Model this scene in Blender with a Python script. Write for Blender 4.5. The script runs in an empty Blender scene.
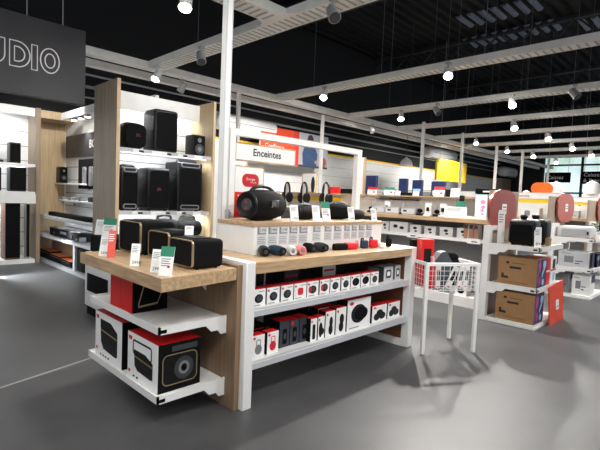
import bpy, bmesh, math, random
from mathutils import Vector, Matrix
random.seed(7)
SC = bpy.context.scene
COL = SC.collection
PI = math.pi
# ------------------------------------------------------------------ camera model
F = 450.0; EYE = Vector((0, 0, 1.4))
yaw, pit, rol = math.radians(44.48), math.radians(3.47), math.radians(2.43)
fw = Vector((math.cos(yaw)*math.cos(pit), math.sin(yaw)*math.cos(pit), -math.sin(pit)))
rt = Vector((math.sin(yaw), -math.cos(yaw), 0)); up = rt.cross(fw)
rt, up = math.cos(rol)*rt+math.sin(rol)*up, -math.sin(rol)*rt+math.cos(rol)*up
cam = bpy.data.objects.new('camera', bpy.data.cameras.new('camera')); COL.objects.link(cam)
cam.data.sensor_width = 36; cam.data.lens = 27; cam.data.clip_start = .05; cam.data.clip_end = 200
cam.matrix_world = Matrix(((rt.x, up.x, -fw.x, EYE.x), (rt.y, up.y, -fw.y, EYE.y), (rt.z, up.z, -fw.z, EYE.z), (0, 0, 0, 1)))
SC.camera = cam
def ray(u, v): return (u-300)*rt + (225-v)*up + F*fw
def AZ(u, v, z): d = ray(u, v); return EYE + d*((z-EYE.z)/d.z)
def AY(u, v, y): d = ray(u, v); return EYE + d*(y/d.y)
def AX(u, v, x): d = ray(u, v); return EYE + d*(x/d.x)
# ------------------------------------------------------------------ materials
MATS = {}
def lin(c): return tuple((x/12.92 if x <= .04045 else ((x+.055)/1.055)**2.4) for x in [k/255 for k in c])
def mat(name, rgb, rough=.5, metal=0., var=0., scale=8., emit=0., ecol=None, spec=.5, alpha=1., trans=0., bump=0., stretch=None):
    if name in MATS: return MATS[name]
    m = bpy.data.materials.new(name); m.use_nodes = True
    nt = m.node_tree; b = nt.nodes['Principled BSDF']; c = lin(rgb)
    b.inputs['Base Color'].default_value = (*c, 1); b.inputs['Roughness'].default_value = rough
    b.inputs['Metallic'].default_value = metal; b.inputs['Specular IOR Level'].default_value = spec
    b.inputs['Alpha'].default_value = alpha; b.inputs['Transmission Weight'].default_value = trans
    if emit:
        b.inputs['Emission Color'].default_value = (*lin(ecol or rgb), 1); b.inputs['Emission Strength'].default_value = emit
    tc = nt.nodes.new('ShaderNodeTexCoord'); mp = nt.nodes.new('ShaderNodeMapping'); ns = nt.nodes.new('ShaderNodeTexNoise')
    nt.links.new(tc.outputs['Object'], mp.inputs[0]); nt.links.new(mp.outputs[0], ns.inputs['Vector'])
    mp.inputs['Scale'].default_value = stretch or (1, 1, 1)
    ns.inputs['Scale'].default_value = scale; ns.inputs['Detail'].default_value = 5
    if not var: var = .03
    r = nt.nodes.new('ShaderNodeValToRGB'); nt.links.new(ns.outputs['Fac'], r.inputs[0])
    r.color_ramp.elements[0].position = .3; r.color_ramp.elements[1].position = .7
    r.color_ramp.elements[0].color = (*[max(0, x*(1-var)) for x in c], 1); r.color_ramp.elements[1].color = (*[min(1, x*(1+var)) for x in c], 1)
    nt.links.new(r.outputs[0], b.inputs['Base Color'])
    if bump:
        bp = nt.nodes.new('ShaderNodeBump'); bp.inputs['Strength'].default_value = bump; bp.inputs['Distance'].default_value = .002
        nt.links.new(ns.outputs['Fac'], bp.inputs['Height']); nt.links.new(bp.outputs[0], b.inputs['Normal'])
    MATS[name] = m; return m
WHITE = mat('white_lacquer', (236, 236, 234), .35)
WALLW = mat('white_slat_wall', (232, 232, 230), .5)
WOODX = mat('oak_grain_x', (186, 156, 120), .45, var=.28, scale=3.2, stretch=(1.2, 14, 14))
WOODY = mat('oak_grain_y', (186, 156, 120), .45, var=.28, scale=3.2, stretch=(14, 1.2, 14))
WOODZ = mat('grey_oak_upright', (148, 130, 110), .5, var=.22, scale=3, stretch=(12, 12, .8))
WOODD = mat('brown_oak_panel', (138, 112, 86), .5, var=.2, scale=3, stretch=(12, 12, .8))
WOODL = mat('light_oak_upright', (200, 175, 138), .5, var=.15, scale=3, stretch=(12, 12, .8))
BLK = mat('black_fabric', (15, 15, 16), .85, var=.3, scale=220, bump=.15, spec=.15)
BLKP = mat('black_plastic', (17, 17, 19), .4, spec=.3)
BLKM = mat('black_matt', (11, 11, 13), .85, spec=.15)
DRK = mat('dark_grey_plastic', (54, 56, 60), .5)
GREY = mat('grey_metal', (170, 172, 174), .4, metal=.3)
LGREY = mat('light_grey_strip', (196, 198, 202), .4)
MGREY = mat('mid_grey_panel', (120, 122, 124), .55)
GOLD = mat('gold_trim', (172, 152, 118), .35, metal=.6)
RED = mat('red_card', (214, 22, 22), .42)
REDD = mat('deep_red_print', (196, 24, 34), .45)
ORANGE = mat('orange_red_board', (226, 66, 28), .45)
ORB = mat('bright_orange', (250, 104, 14), .4)
TERRA = mat('terracotta_acrylic', (146, 54, 40), .35, var=.06, scale=3)
YEL = mat('yellow_board', (250, 205, 10), .45)
GRN = mat('green_card', (42, 132, 104), .5)
CORAL = mat('coral_card', (222, 86, 74), .5)
BLUE = mat('blue_carton', (28, 40, 86), .45)
NAVY = mat('navy_fabric', (28, 50, 72), .7, var=.25, scale=200)
DGREEN = mat('dark_green_fabric', (38, 46, 42), .7, var=.25, scale=200)
PINK = mat('pink_fabric', (226, 130, 130), .65, var=.1, scale=200)
PAPER = mat('white_card', (240, 240, 238), .55)
INK = mat('ink', (30, 30, 32), .6)
INKG = mat('grey_ink', (128, 130, 134), .6)
KRAFT = mat('kraft_cardboard', (158, 120, 78), .7, var=.06, scale=20)
KRAFTD = mat('kraft_print', (88, 58, 34), .7)
PURP = mat('pink_purple_print', (178, 70, 140), .45)
VIOL = mat('dark_violet_print', (60, 48, 92), .45)
SKYB = mat('pale_blue_print', (150, 200, 226), .45)
STEEL = mat('galvanised_tray', (228, 227, 222), .55, var=.08, scale=6)
SLOT = mat('tray_slot', (172, 171, 166), .6)
WIRE = mat('dull_wire', (104, 106, 112), .5)
DARKST = mat('dark_steel', (34, 36, 42), .6)
BLKWALL = mat('black_wall_paint', (19, 20, 23), .7)
SIGNBLK = mat('black_sign_board', (52, 52, 56), .42, var=.05, scale=2)
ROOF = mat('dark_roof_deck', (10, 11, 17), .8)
ROOFLIT = mat('painted_lit_roof_deck', (120, 128, 150), .5, metal=.2)  # deck colour with light painted in
GLASS = mat('clear_glass', (245, 248, 250), .03, trans=1.0, spec=.5)
SCREEN = mat('lit_screen', (190, 225, 240), .3, emit=1.1, ecol=(176, 222, 244))
LENS = mat('lamp_lens', (255, 250, 240), .3, emit=26, ecol=(255, 246, 232))
LED = mat('led_strip', (255, 255, 255), .3, emit=5, ecol=(244, 248, 255))
LEAF = mat('plant_leaf', (70, 110, 50), .6)
CARTW = mat('white_wire', (235, 235, 233), .4)
def floor_mat():
    m = mat('grey_screed_floor', (98, 99, 101), .4)
    nt = m.node_tree; b = nt.nodes['Principled BSDF']
    ns = [n for n in nt.nodes if n.type == 'TEX_NOISE'][0]; ns.inputs['Scale'].default_value = .9; ns.inputs['Detail'].default_value = 9; ns.inputs['Roughness'].default_value = .7
    r = [n for n in nt.nodes if n.type == 'VALTORGB'][0]
    r.color_ramp.elements[0].color = (*lin((60, 61, 63)), 1); r.color_ramp.elements[1].color = (*lin((86, 86, 87)), 1)
    mr = nt.nodes.new('ShaderNodeMapRange'); nt.links.new(ns.outputs['Fac'], mr.inputs[0])
    mr.inputs['To Min'].default_value = .34; mr.inputs['To Max'].default_value = .56; nt.links.new(mr.outputs[0], b.inputs['Roughness'])
    return m
FLOORM = floor_mat()
def outdoor_mat():
    m = mat('outdoor_greenery', (170, 195, 165), .9, emit=1.0)
    nt = m.node_tree; b = nt.nodes['Principled BSDF']
    ns = [n for n in nt.nodes if n.type == 'TEX_NOISE'][0]; ns.inputs['Scale'].default_value = .55
    r = [n for n in nt.nodes if n.type == 'VALTORGB'][0]
    r.color_ramp.elements[0].color = (*lin((150, 176, 150)), 1); r.color_ramp.elements[1].color = (*lin((222, 234, 244)), 1)
    nt.links.new(r.outputs[0], b.inputs['Emission Color']); b.inputs['Emission Strength'].default_value = 1.0
    return m
OUTD = outdoor_mat()
# ------------------------------------------------------------------ mesh builder
class MB:
    def __init__(self): self.bm = bmesh.new(); self.M = Matrix.Identity(4); self.mi = 0
    def _fin(self, verts, M=None):
        T = self.M @ M if M is not None else self.M
        fs = set()
        for v in verts:
            v.co = T @ v.co
            for f in v.link_faces: fs.add(f)
        for f in fs: f.material_index = self.mi
        return self
    def box(self, a, b, mi=None, bev=0, seg=2, M=None):
        if mi is not None: self.mi = mi
        a, b = Vector(a), Vector(b); c = (a+b)/2; s = b-a
        vs = bmesh.ops.create_cube(self.bm, size=1)['verts']
        for v in vs: v.co = Vector((v.co.x*s.x, v.co.y*s.y, v.co.z*s.z))+c
        if bev:
            es = list({e for v in vs for e in v.link_edges})
            r = bmesh.ops.bevel(self.bm, geom=es+vs, offset=min(bev, abs(s.x)*.49, abs(s.y)*.49, abs(s.z)*.49), segments=seg, affect='EDGES', profile=.5)
            vs = list({v for f in r['faces'] for v in f.verts} | {v for v in vs if v.is_valid})
        return self._fin(vs, M)
    def cyl(self, p0, p1, r0, r1=None, mi=None, seg=14):
        if mi is not None: self.mi = mi
        p0, p1 = Vector(p0), Vector(p1); d = p1-p0; r1 = r0 if r1 is None else r1
        vs = bmesh.ops.create_cone(self.bm, cap_ends=True, segments=seg, radius1=r0, radius2=r1, depth=d.length)['verts']
        M = Matrix.Translation((p0+p1)/2) @ d.to_track_quat('Z', 'Y').to_matrix().to_4x4()
        return self._fin(vs, M)
    def lathe(self, prof, o, axis, mi=None, seg=24, sc=(1, 1)):
        if mi is not None: self.mi = mi
        R = Matrix.Translation(o) @ Vector(axis).to_track_quat('Z', 'Y').to_matrix().to_4x4()
        rings = []
        for r, z in prof:
            rings.append([self.bm.verts.new((max(r, 1e-4)*sc[0]*math.cos(2*PI*k/seg), max(r, 1e-4)*sc[1]*math.sin(2*PI*k/seg), z)) for k in range(seg)])
        for A, B in zip(rings, rings[1:]):
            for k in range(seg): self.bm.faces.new((A[k], A[(k+1) % seg], B[(k+1) % seg], B[k]))
        self.bm.faces.new(rings[0][::-1]); self.bm.faces.new(rings[-1])
        return self._fin([v for g in rings for v in g], R)
    def tube(self, pts, r, mi=None, seg=8):
        if mi is not None: self.mi = mi
        pts = [Vector(p) for p in pts]; rings = []
        for i, p in enumerate(pts):
            d = (pts[min(i+1, len(pts)-1)]-pts[max(i-1, 0)]).normalized()
            q = d.to_track_quat('Z', 'Y').to_matrix()
            rings.append([self.bm.verts.new(p+q @ Vector((r*math.cos(2*PI*k/seg), r*math.sin(2*PI*k/seg), 0))) for k in range(seg)])
        for A, B in zip(rings, rings[1:]):
            off = min(range(seg), key=lambda o: (A[0].co-B[o].co).length)
            for k in range(seg): self.bm.faces.new((A[k], A[(k+1) % seg], B[(k+1+off) % seg], B[(k+off) % seg]))
        self.bm.faces.new(rings[0][::-1]); self.bm.faces.new(rings[-1])
        return self._fin([v for g in rings for v in g])
    def prism(self, pts, o, u, v, w, mi=None):          # 2-D outline in basis u, v at o, extruded by vector w
        if mi is not None: self.mi = mi
        o, u, v, w = Vector(o), Vector(u), Vector(v), Vector(w)
        A = [self.bm.verts.new(o+u*a+v*b) for a, b in pts]; B = [self.bm.verts.new(q.co+w) for q in A]
        n = len(A)
        self.bm.faces.new(A[::-1]); self.bm.faces.new(B)
        for k in range(n): self.bm.faces.new((A[k], A[(k+1) % n], B[(k+1) % n], B[k]))
        return self._fin(A+B)
    def ribbon(self, pts, wd, o, u, v, w, mi=None, closed=True):   # outline stroke
        pts = [Vector((a, b)) for a, b in pts]; n = len(pts); nr = []
        for i in range(n):
            if closed: d = (pts[(i+1) % n]-pts[i]).normalized()+(pts[i]-pts[i-1]).normalized()
            else: d = pts[min(i+1, n-1)]-pts[max(i-1, 0)]
            d.normalize(); nr.append(Vector((-d.y, d.x)))
        for i in range(n if closed else n-1):
            j = (i+1) % n
            self.prism([pts[i]-nr[i]*wd/2, pts[j]-nr[j]*wd/2, pts[j]+nr[j]*wd/2, pts[i]+nr[i]*wd/2], o, u, v, w, mi)
        return self
    def sph(self, c, r, mi=None, sc=(1, 1, 1), seg=16):
        if mi is not None: self.mi = mi
        vs = bmesh.ops.create_uvsphere(self.bm, u_segments=seg, v_segments=seg//2+2, radius=r)['verts']
        return self._fin(vs, Matrix.Translation(c) @ Matrix.Diagonal((*sc, 1)))
    def text(self, s, size, o, u, v, w, mi=None, align='LEFT', bold=0):
        if mi is not None: self.mi = mi
        cu = bpy.data.curves.new('t', 'FONT'); cu.body = s; cu.size = size; cu.align_x = align; cu.resolution_u = 2; cu.offset = bold*size
        ob = bpy.data.objects.new('t', cu); me = bpy.data.meshes.new_from_object(ob)
        u, v, w, o = Vector(u), Vector(v), Vector(w), Vector(o)
        vs = [self.bm.verts.new(o+u*q.co.x+v*q.co.y+w) for q in me.vertices]
        for p in me.polygons:
            try: self.bm.faces.new([vs[i] for i in p.vertices])
            except ValueError: pass
        self._fin(vs)
        bpy.data.objects.remove(ob); bpy.data.curves.remove(cu); bpy.data.meshes.remove(me)
        return self
    def build(self, name, mats, parent=None, loc=None, rz=0, smooth=True):
        me = bpy.data.meshes.new(name); bmesh.ops.recalc_face_normals(self.bm, faces=self.bm.faces)
        loc = Vector(loc) if loc is not None else Vector()
        self.bm.to_mesh(me); self.bm.free()
        for m in (mats if isinstance(mats, (list, tuple)) else [mats]): me.materials.append(m)
        o = bpy.data.objects.new(name, me); COL.objects.link(o)
        if smooth:
            for p in me.polygons: p.use_smooth = True
            try: me.set_sharp_from_angle(angle=math.radians(38))
            except Exception: pass
        o.location = loc; o.rotation_euler = (0, 0, rz)
        if parent: o.parent = parent
        return o
def rr(w, h, r, n=6, x=0, y=0):                     # rounded rectangle outline centred on x, y
    P = []
    for cx, cy, a0 in ((w/2-r, h/2-r, 0), (-w/2+r, h/2-r, 90), (-w/2+r, -h/2+r, 180), (w/2-r, -h/2+r, 270)):
        for k in range(n+1):
            a = math.radians(a0+90*k/n); P.append((x+cx+r*math.cos(a), y+cy+r*math.sin(a)))
    return P
def ell(a, b, n=20, x=0, y=0): return [(x+a*math.cos(2*PI*k/n), y+b*math.sin(2*PI*k/n)) for k in range(n)]
def rect(x0, y0, x1, y1): return [(x0, y0), (x1, y0), (x1, y1), (x0, y1)]
def tag(o, label, cat, group=None, kind=None):
    o['label'] = label; o['category'] = cat
    if group: o['group'] = group
    if kind: o['kind'] = kind
    return o
def thing(name, label, cat, loc=(0, 0, 0), rz=0, group=None):
    o = bpy.data.objects.new(name, None); o.empty_display_size = .05; COL.objects.link(o)
    o.location = loc; o.rotation_euler = (0, 0, rz)
    return tag(o, label, cat, group)
def struct(o, label=None):
    o['kind'] = 'structure'
    if label: o['label'] = label
    return o
def dup(root, loc, rz=0, label=None):
    r = root.copy(); COL.objects.link(r); r.location = loc; r.rotation_euler = (0, 0, rz)
    if label: r['label'] = label
    for ch in list(root.children):
        c = ch.copy(); COL.objects.link(c); c.parent = r
        for g in list(ch.children):
            d = g.copy(); COL.objects.link(d); d.parent = c
    return r
X, Y, Z = Vector((1, 0, 0)), Vector((0, 1, 0)), Vector((0, 0, 1))
WY = 9.85          # back wall face
# ================================================================== SETTING
fl = MB(); fl.box((-6, -6, -.1), (27, 10.2, 0), 0)
for a, b in ((-6, 2.0),):
    p0, p1 = AZ(0, 388, 0), AZ(112, 351, 0)
    d = (p1-p0).normalized(); n = Vector((-d.y, d.x, 0))
    fl.prism([(0, -.009), (2.6, -.009), (2.6, .009), (0, .009)], p0-d*.8, d, n, Vector((0, 0, .0012)), 1)
struct(fl.build('floor', [FLOORM, mat('floor_joint', (150, 148, 142), .6)]), 'grey screed shop floor')
# roof: ribbed metal deck, ribs along X, bands of light painted as paler strips
rb = MB()
ZR = 6.6
def deck(x0, x1, y0, y1, mi, z):
    n = int((y1-y0)/.3)
    for k in range(n):
        a = y0+k*.3
        P = [(a, 0), (a+.06, -.09), (a+.16, -.09), (a+.22, 0), (a+.3, 0), (a+.3, .02), (a, .02)]
        rb.prism([(p, q) for p, q in P], (x0, 0, z), Y, Z, X*(x1-x0), mi)
deck(-6, 27, -6, 10.2, 0, ZR)
struct(rb.build('ceiling', [ROOF, ROOFLIT], smooth=False), 'dark ribbed roof deck')
for i, (u0, v0, u1, v1) in enumerate(((451, 30, 566, 24), (440, 12, 545, 2), (568, 22, 600, 12))):  # strips coloured pale to stand for light falling on the deck
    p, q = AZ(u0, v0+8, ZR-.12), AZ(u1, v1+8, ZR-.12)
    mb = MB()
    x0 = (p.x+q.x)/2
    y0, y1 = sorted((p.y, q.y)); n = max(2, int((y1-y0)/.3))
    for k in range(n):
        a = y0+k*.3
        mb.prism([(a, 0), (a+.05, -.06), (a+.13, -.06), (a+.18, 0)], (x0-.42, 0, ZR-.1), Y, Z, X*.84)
    struct(mb.build('trim_%d' % (i+10), ROOFLIT, smooth=False), 'ribbed roof strip with light painted in, between the dark roof beams')
for i, x in enumerate((3.2, 8.4, 13.6, 18.8)):
    mb = MB(); mb.box((x-.08, -6, ZR-.75), (x+.08, 10.1, ZR-.62)); mb.box((x-.08, -6, ZR-.2), (x+.08, 10.1, ZR-.1))
    for k in range(16):
        mb.tube([(x, -6+k, ZR-.65), (x, -5.5+k, ZR-.15), (x, -5+k, ZR-.65)], .03, seg=6)
    struct(mb.build('trim_%d' % (i+20), DARKST), 'dark steel roof truss')
# back wall: white slat part, yellow line, black part above
ZW = AY(360, 160, WY).z
mb = MB(); mb.box((-6, WY, 0), (27, WY+.12, ZW), 0)
for k in range(9):
    z = .35+k*.3
    mb.box((-6, WY-.002, z), (27, WY+.01, z+.009), 1)
struct(mb.build('wall_back', [WALLW, mat('slat_groove', (160, 160, 160), .6)]), 'white slatted back wall')
struct(MB().box((-6, WY-.0, ZW+.05), (27, WY+.12, ZR-.1)).build('wall_back_upper', BLKWALL), 'black upper part of the back wall')
struct(MB().box((3.4, WY-.03, ZW), (26, WY+.12, ZW+.05)).build('trim_1', YEL), 'yellow line along the top of the white wall')
# right end: black wall with window openings, greenery outside
XR = 26.0
mb = MB()
mb.box((XR, 7.75, 0), (XR+.2, 9.85, ZR-.1)); mb.box((XR, -6, 4.05), (XR+.2, 7.75, ZR-.1)); mb.box((XR, -6, 0), (XR+.2, 7.75, .9))
struct(mb.build('wall_right', BLKWALL), 'black end wall around the shop windows')
mb = MB()
for y in (7.7, 5.92, 4.1, 2.2, .2, -2, -4): mb.box((XR-.02, y-.05, .9), (XR+.12, y+.05, 4.05))
mb.box((XR-.01, -6, 2.18), (XR+.11, 7.75, 2.26)); mb.box((XR-.01, -6, 3.6), (XR+.11, 7.75, 3.68))
win = struct(mb.build('window_1', DARKST), 'dark framed shop windows at the far end')
MB().box((XR+.05, -6, .9), (XR+.06, 7.7, 4.05)).build('window_glass', GLASS, win)
struct(MB().box((XR+5, -8, -.5), (XR+5.1, 13, 7)).build('backdrop', OUTD), 'bright greenery outside the far windows')
# ================================================================== CEILING GRID
ZB = 3.3
def tray(name, a, b, axis, wd, label, group='perforated ceiling cable trays'):
    m = MB(); h = .09
    L = (b-a)
    if axis == 'y':
        x, y0, y1 = a[0], a[1], b[1]
        m.box((x-wd/2, y0, ZB), (x+wd/2, y1, ZB+.012), 0)
        for s in (-1, 1): m.box((x+s*wd/2-.006, y0, ZB), (x+s*wd/2+.006, y1, ZB+h), 0)
        n = int((y1-y0)/.09)
        for k in range(n): m.box((x-wd*.38, y0+.03+k*.09, ZB-.004), (x+wd*.38, y0+.055+k*.09, ZB+.001), 1)
    else:
        y, x0, x1 = a[1], a[0], b[0]
        m.box((x0, y-wd/2, ZB-.013), (x1, y+wd/2, ZB-.001), 0)
        for s in (-1, 1): m.box((x0, y+s*wd/2-.006, ZB-.013), (x1, y+s*wd/2+.006, ZB-.001+h), 0)
        n = int((x1-x0)/.09)
        if n < 60:
            for k in range(n): m.box((x0+.03+k*.09, y-wd*.38, ZB-.017), (x0+.055+k*.09, y+wd*.38, ZB-.0125), 1)
    o = m.build(name, [STEEL, SLOT], smooth=False)
    return tag(o, label, 'cable tray', group)
V3 = Vector
BX = [3.45, 6.05, 8.32, 10.4, 12.4, 14.5, 16.6, 18.8]
names = ['wide near grey cable tray running above the wooden table', 'second cable tray from the table, with a lit lamp above the poster', 'third cable tray back from the table along the ceiling',
         'fourth cable tray back from the table along the ceiling', 'fifth cable tray back from the table along the ceiling', 'sixth cable tray back from the table along the ceiling',
         'seventh cable tray, above the black till sign', 'farthest cable tray, nearest the shop windows']
for i, x in enumerate(BX):
    wd = .26 if i == 0 else .2
    tray('cable_tray', V3((x, -1.5 if i else 1.0, 0)), V3((x, 6.65, 0)), 'y', wd, names[i])
tray('cable_tray', V3((-2, 6.75, 0)), V3((24, 6.75, 0)), 'x', .16, 'long cable tray that the other trays meet, above the back aisle')
tray('cable_tray', V3((-2, 7.35, 0)), V3((24, 7.35, 0)), 'x', .12, 'narrow long cable tray closest to the back wall')
tray('cable_tray', V3((1.6, 3.72, 0)), V3((3.31, 3.72, 0)), 'x', .24, 'short ribbed cable tray joining the wide near one at the top')
# tee plates in the corners of the near tray joints
for i, (yy, s, ww) in enumerate(((3.6, -1, 0), (3.84, 1, 0))):
    mb = MB(); mb.prism([(0, 0), (-.22, 0), (-.08, s*.06), (-.03, s*.14), (0, s*.3)], (3.32, yy, ZB-.006), X, Y, Z*.01)
    tag(mb.build('tray_corner_plate', STEEL, smooth=False), ('curved corner plate on the near side' if s < 0 else 'curved corner plate on the far side')+' of the joint between the two widest trays', 'corner plate')
# roof suspension wires
wire = None
for i, x in enumerate(BX):
    for j, y in enumerate((-.6, 1.1, 2.6, 4.2, 5.6)):
        if i == 0 and y < 2.0: continue
        if i > 5 and j % 2: continue
        for s in ((-1, 1) if i < 3 and j == 3 else (1,)):
            loc = (x+s*(.11 if i == 0 else .085), y+.15*s+.1*math.sin(3.1*i+j), ZB+.005)
            if wire is None:
                wire = tag(MB().cyl((0, 0, 0), (0, 0, ZR-ZB-.1), .004, seg=6).build('suspension_wire', WIRE, loc=loc), 'thin steel wire hanging a cable tray from the dark roof', 'wire', 'tray suspension wires')
            else: dup(wire, loc)
# track spotlights
lights = []
spotA = {}
def spot(u, v, x, lit, label, aim=None, big=1.0, z=None):
    p = AX(u, v, x) if z is None else AZ(u, v, z)
    # keep the head just below the tray: scale the depth so that it hangs at ZB-.14
    p = AZ(u, v, ZB-.16)
    top = ZB-.018
    aim = V3(aim) if aim else V3((-.55, -.35, -.75))
    aim.normalize()
    t = thing('track_spotlight', label, 'spotlight', p, 0, 'ceiling spotlights')
    s = big
    hd = MB().cyl(-aim*.09*s, aim*.07*s, .05*s, .062*s, seg=16).build('lamp_head', WHITE if lit else GREY, t)
    MB().cyl((0, 0, .0), (0, 0, top-p.z+.0), .012*s, seg=8).box((-.03, -.03, top-p.z-.03), (.03, .03, top-p.z)).build('bracket', GREY, t)
    MB().cyl(aim*.071*s, aim*.078*s, .054*s, seg=16).build('lens', LENS if lit else DRK, hd)
    if lit: lights.append((p+aim*.12, aim))
    return t
spot(448, 73, 0, True, 'lit spotlight high on the second tray, above the yellow board')
spot(324, 95, 0, True, 'lit spotlight on the second tray, above the white sign frame')
spot(333, 14, 0, False, 'unlit grey spotlight under the wide near tray at the top', (-.3, -.6, -.7))
spot(182, 88, 0, False, 'unlit spotlight hung over the tall black speakers', (-.2, .5, -.8))
spot(157, 76, 0, True, 'lit spotlight at the far end of the wide near tray', (-.5, -.2, -.8))
spot(201, 58, 0, False, 'unlit spotlight under the wide near tray, left of the tall white post', (-.2, -.5, -.8))
spot(186, 2, 0, True, 'lit spotlight at the top edge of the picture, left of the white post', (-.3, -.3, -.9))
spot(401, 117, 0, True, 'lit spotlight where the third tray meets the long tray')
spot(437, 111, 0, False, 'unlit spotlight on the third tray, just right of its lit end lamp', (-.2, -.6, -.7))
spot(512, 103, 0, True, 'lit spotlight under the third tray, right of the yellow board')
spot(575, 94, 0, False, 'unlit square spotlight under the third tray at the right', (-.2, -.6, -.7))
spot(514, 126, 0, True, 'lit spotlight under the fourth tray, directly below another lit one', big=1.15)
spot(476, 142, 0, True, 'lit spotlight at the inner end of the fourth tray')
spot(548, 137, 0, True, 'lit spotlight in the middle of the fifth tray', big=1.2)
spot(507, 150, 0, True, 'lit spotlight at the inner end of the fifth tray', big=1.1)
spot(572, 147, 0, True, 'lit spotlight in the middle of the sixth tray', big=1.2)
spot(533, 155, 0, True, 'lit spotlight at the inner end of the sixth tray', big=1.2)
spot(591, 154, 0, True, 'lit spotlight under the seventh tray near the right edge', big=1.2)
spot(556, 161, 0, True, 'lit spotlight above the left black till sign', big=1.2)
spot(372, 130, 0, False, 'unlit spotlight under the long tray, above the pendant lamp', (-.2, -.5, -.8))
# thin white poles from the floor to the trays
def pole(u, v, y, label, r=.022, zt=ZB-.02):
    p = AZ(u, v, zt); p = V3((p.x, p.y, 0))
    return tag(MB().box((-r, -r, 0), (r, r, zt)).build('ceiling_pole', WHITE, loc=p, rz=0), label, 'pole', 'white poles up to the trays')
pole(424, 122, 5.5, 'white pole rising left of the yellow board', .03)
pole(463, 133, 5.5, 'white pole standing in front of the yellow board', .03)
pole(497, 146, 5.5, 'white pole rising right of the yellow board, above the terracotta disc', .035)
pole(523, 151, 5.5, 'white pole between the orange pill sign and the terracotta disc', .035)
pole(549, 158, 5.5, 'white pole beside the left black till sign', .035)
pole(323, 115, 6.9, 'white pole passing in front of the man on the poster', .03)
pole(239, 92, 6.8, 'white pole behind the tall post and the sign frame', .03)
# pipes / rails along the top of the back wall
for i, (z, yy, r, lab) in enumerate(((ZW+.62, 9.6, .032, 'thick grey pipe along the black upper wall'), (ZW+.42, 9.66, .018, 'thin grey pipe below the thick one on the black wall'), (ZW+.84, 9.5, .022, 'topmost grey pipe along the black upper wall'))):
    tag(MB().cyl((-2, yy, z), (25, yy, z), r, seg=12).build('wall_pipe', GREY), lab, 'pipe', 'pipes on the upper wall')
# ceiling air units
def airunit(u0, u1, vt, vb, label, y=9.3):
    a, b = AY(u0, vb, y), AY(u1, vb, y); h = AY(u0, vt, y).z-AY(u0, vb, y).z
    L = b.x-a.x
    t = thing('air_conditioner', label, 'air conditioner', (a.x, y, a.z), 0, 'air units on the back wall')
    MB().box((0, -.32, 0), (L, .22, h), bev=h*.42, seg=5).build('casing', WHITE, t)
    MB().box((L*.1, -.25, -.006), (L*.9, -.16, .004), 0).box((L*.1, -.325, h*.45), (L*.9, -.318, h*.49), 0).build('vent_slot', MGREY, t)
    return t
airunit(212, 272, 113, 128, 'white rounded air unit above the wooden upright and the white frame')
airunit(424, 452, 146, 157, 'white rounded air unit on the black wall above the pendant lamp')
airunit(500, 524, 166, 176, 'white rounded air unit high on the black wall right of the yellow board')
# pendant lamp
p = AY(406, 166, 7.0)
t = thing('pendant_lamp', 'white dome pendant lamp hanging before the yellow wall line', 'lamp', p)
MB().lathe([(.19, 0), (.185, .04), (.165, .11), (.125, .17), (.07, .21), (.03, .23), (.025, .26)], (0, 0, 0), Z).build('lamp_shade', WHITE, t)
MB().cyl((0, 0, .25), (0, 0, ZR-p.z-.1), .008, seg=6).build('cord', DRK, t)
MB().cyl((0, 0, .015), (0, 0, .03), .15).build('diffuser', mat('pendant_glow', (255, 255, 250), .4, emit=2.5), t)
# ================================================================== BIG TABLE
TX0, TX1, TY0, TY1, TZ = 1.757, 3.885, 2.22, 3.40, .967
t = thing('display_table', 'long oak topped display table with white end frames and two stocked shelves', 'table', (TX0, TY0, 0))
O = V3((TX0, TY0, 0))
L, D = TX1-TX0, TY1-TY0
def B(m, a, b, mi=0, bev=.003): return m.box(a, b, mi, bev, 1)
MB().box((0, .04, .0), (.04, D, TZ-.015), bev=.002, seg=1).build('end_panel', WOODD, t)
for nm, xa, xb in (('end_frame', .04, .115), ('end_frame', L-.085, L)):
    m = MB()
    m.box((xa, 0, 0), (xb, .075, TZ+.005), bev=.003, seg=1); m.box((xa, D-.075, 0), (xb, D, TZ+.005), bev=.003, seg=1)
    m.box((xa, .075, TZ-.065), (xb, D-.075, TZ+.005)); m.box((xa, .075, 0), (xb, D-.075, .07))
    m.build(nm, WHITE, t)
MB().box((L-.07, .08, .07), (L-.04, D-.075, TZ-.066)).build('inner_panel', mat('red_brown_panel', (122, 78, 54), .5, var=.15, scale=3, stretch=(12, 12, .8)), t)
MB().box((.116, .0, TZ-.075), (L-.086, D, TZ), bev=.003, seg=1).build('tabletop', WOODX, t)
for zt, nm in ((.655, 'shelf'), (.30, 'shelf')):
    m = MB(); m.box((.116, .03, zt-.02), (L-.086, D-.03, zt), 0); m.box((.117, .015, zt-.05), (L-.087, .03, zt+.002), 1)
    m.box((.117, .012, zt-.012), (.117+(L-.22)*.5, .0155, zt-.006), 0)
    m.build(nm, [WHITE, LGREY], t)
m = MB(); m.box((.116, D*.5-.01, .30), (L-.086, D*.5+.01, TZ-.076)); m.build('back_panel', mat('dark_perforated_back', (64, 64, 66), .6), t)
for xx in (.62, 1.25):
    MB().box((xx, D*.5-.05, .01), (xx+.05, D*.5-.012, .279)).box((xx, D*.5-.05, .301), (xx+.05, D*.5-.012, .634)).build('rear_post', WHITE, t)
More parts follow.
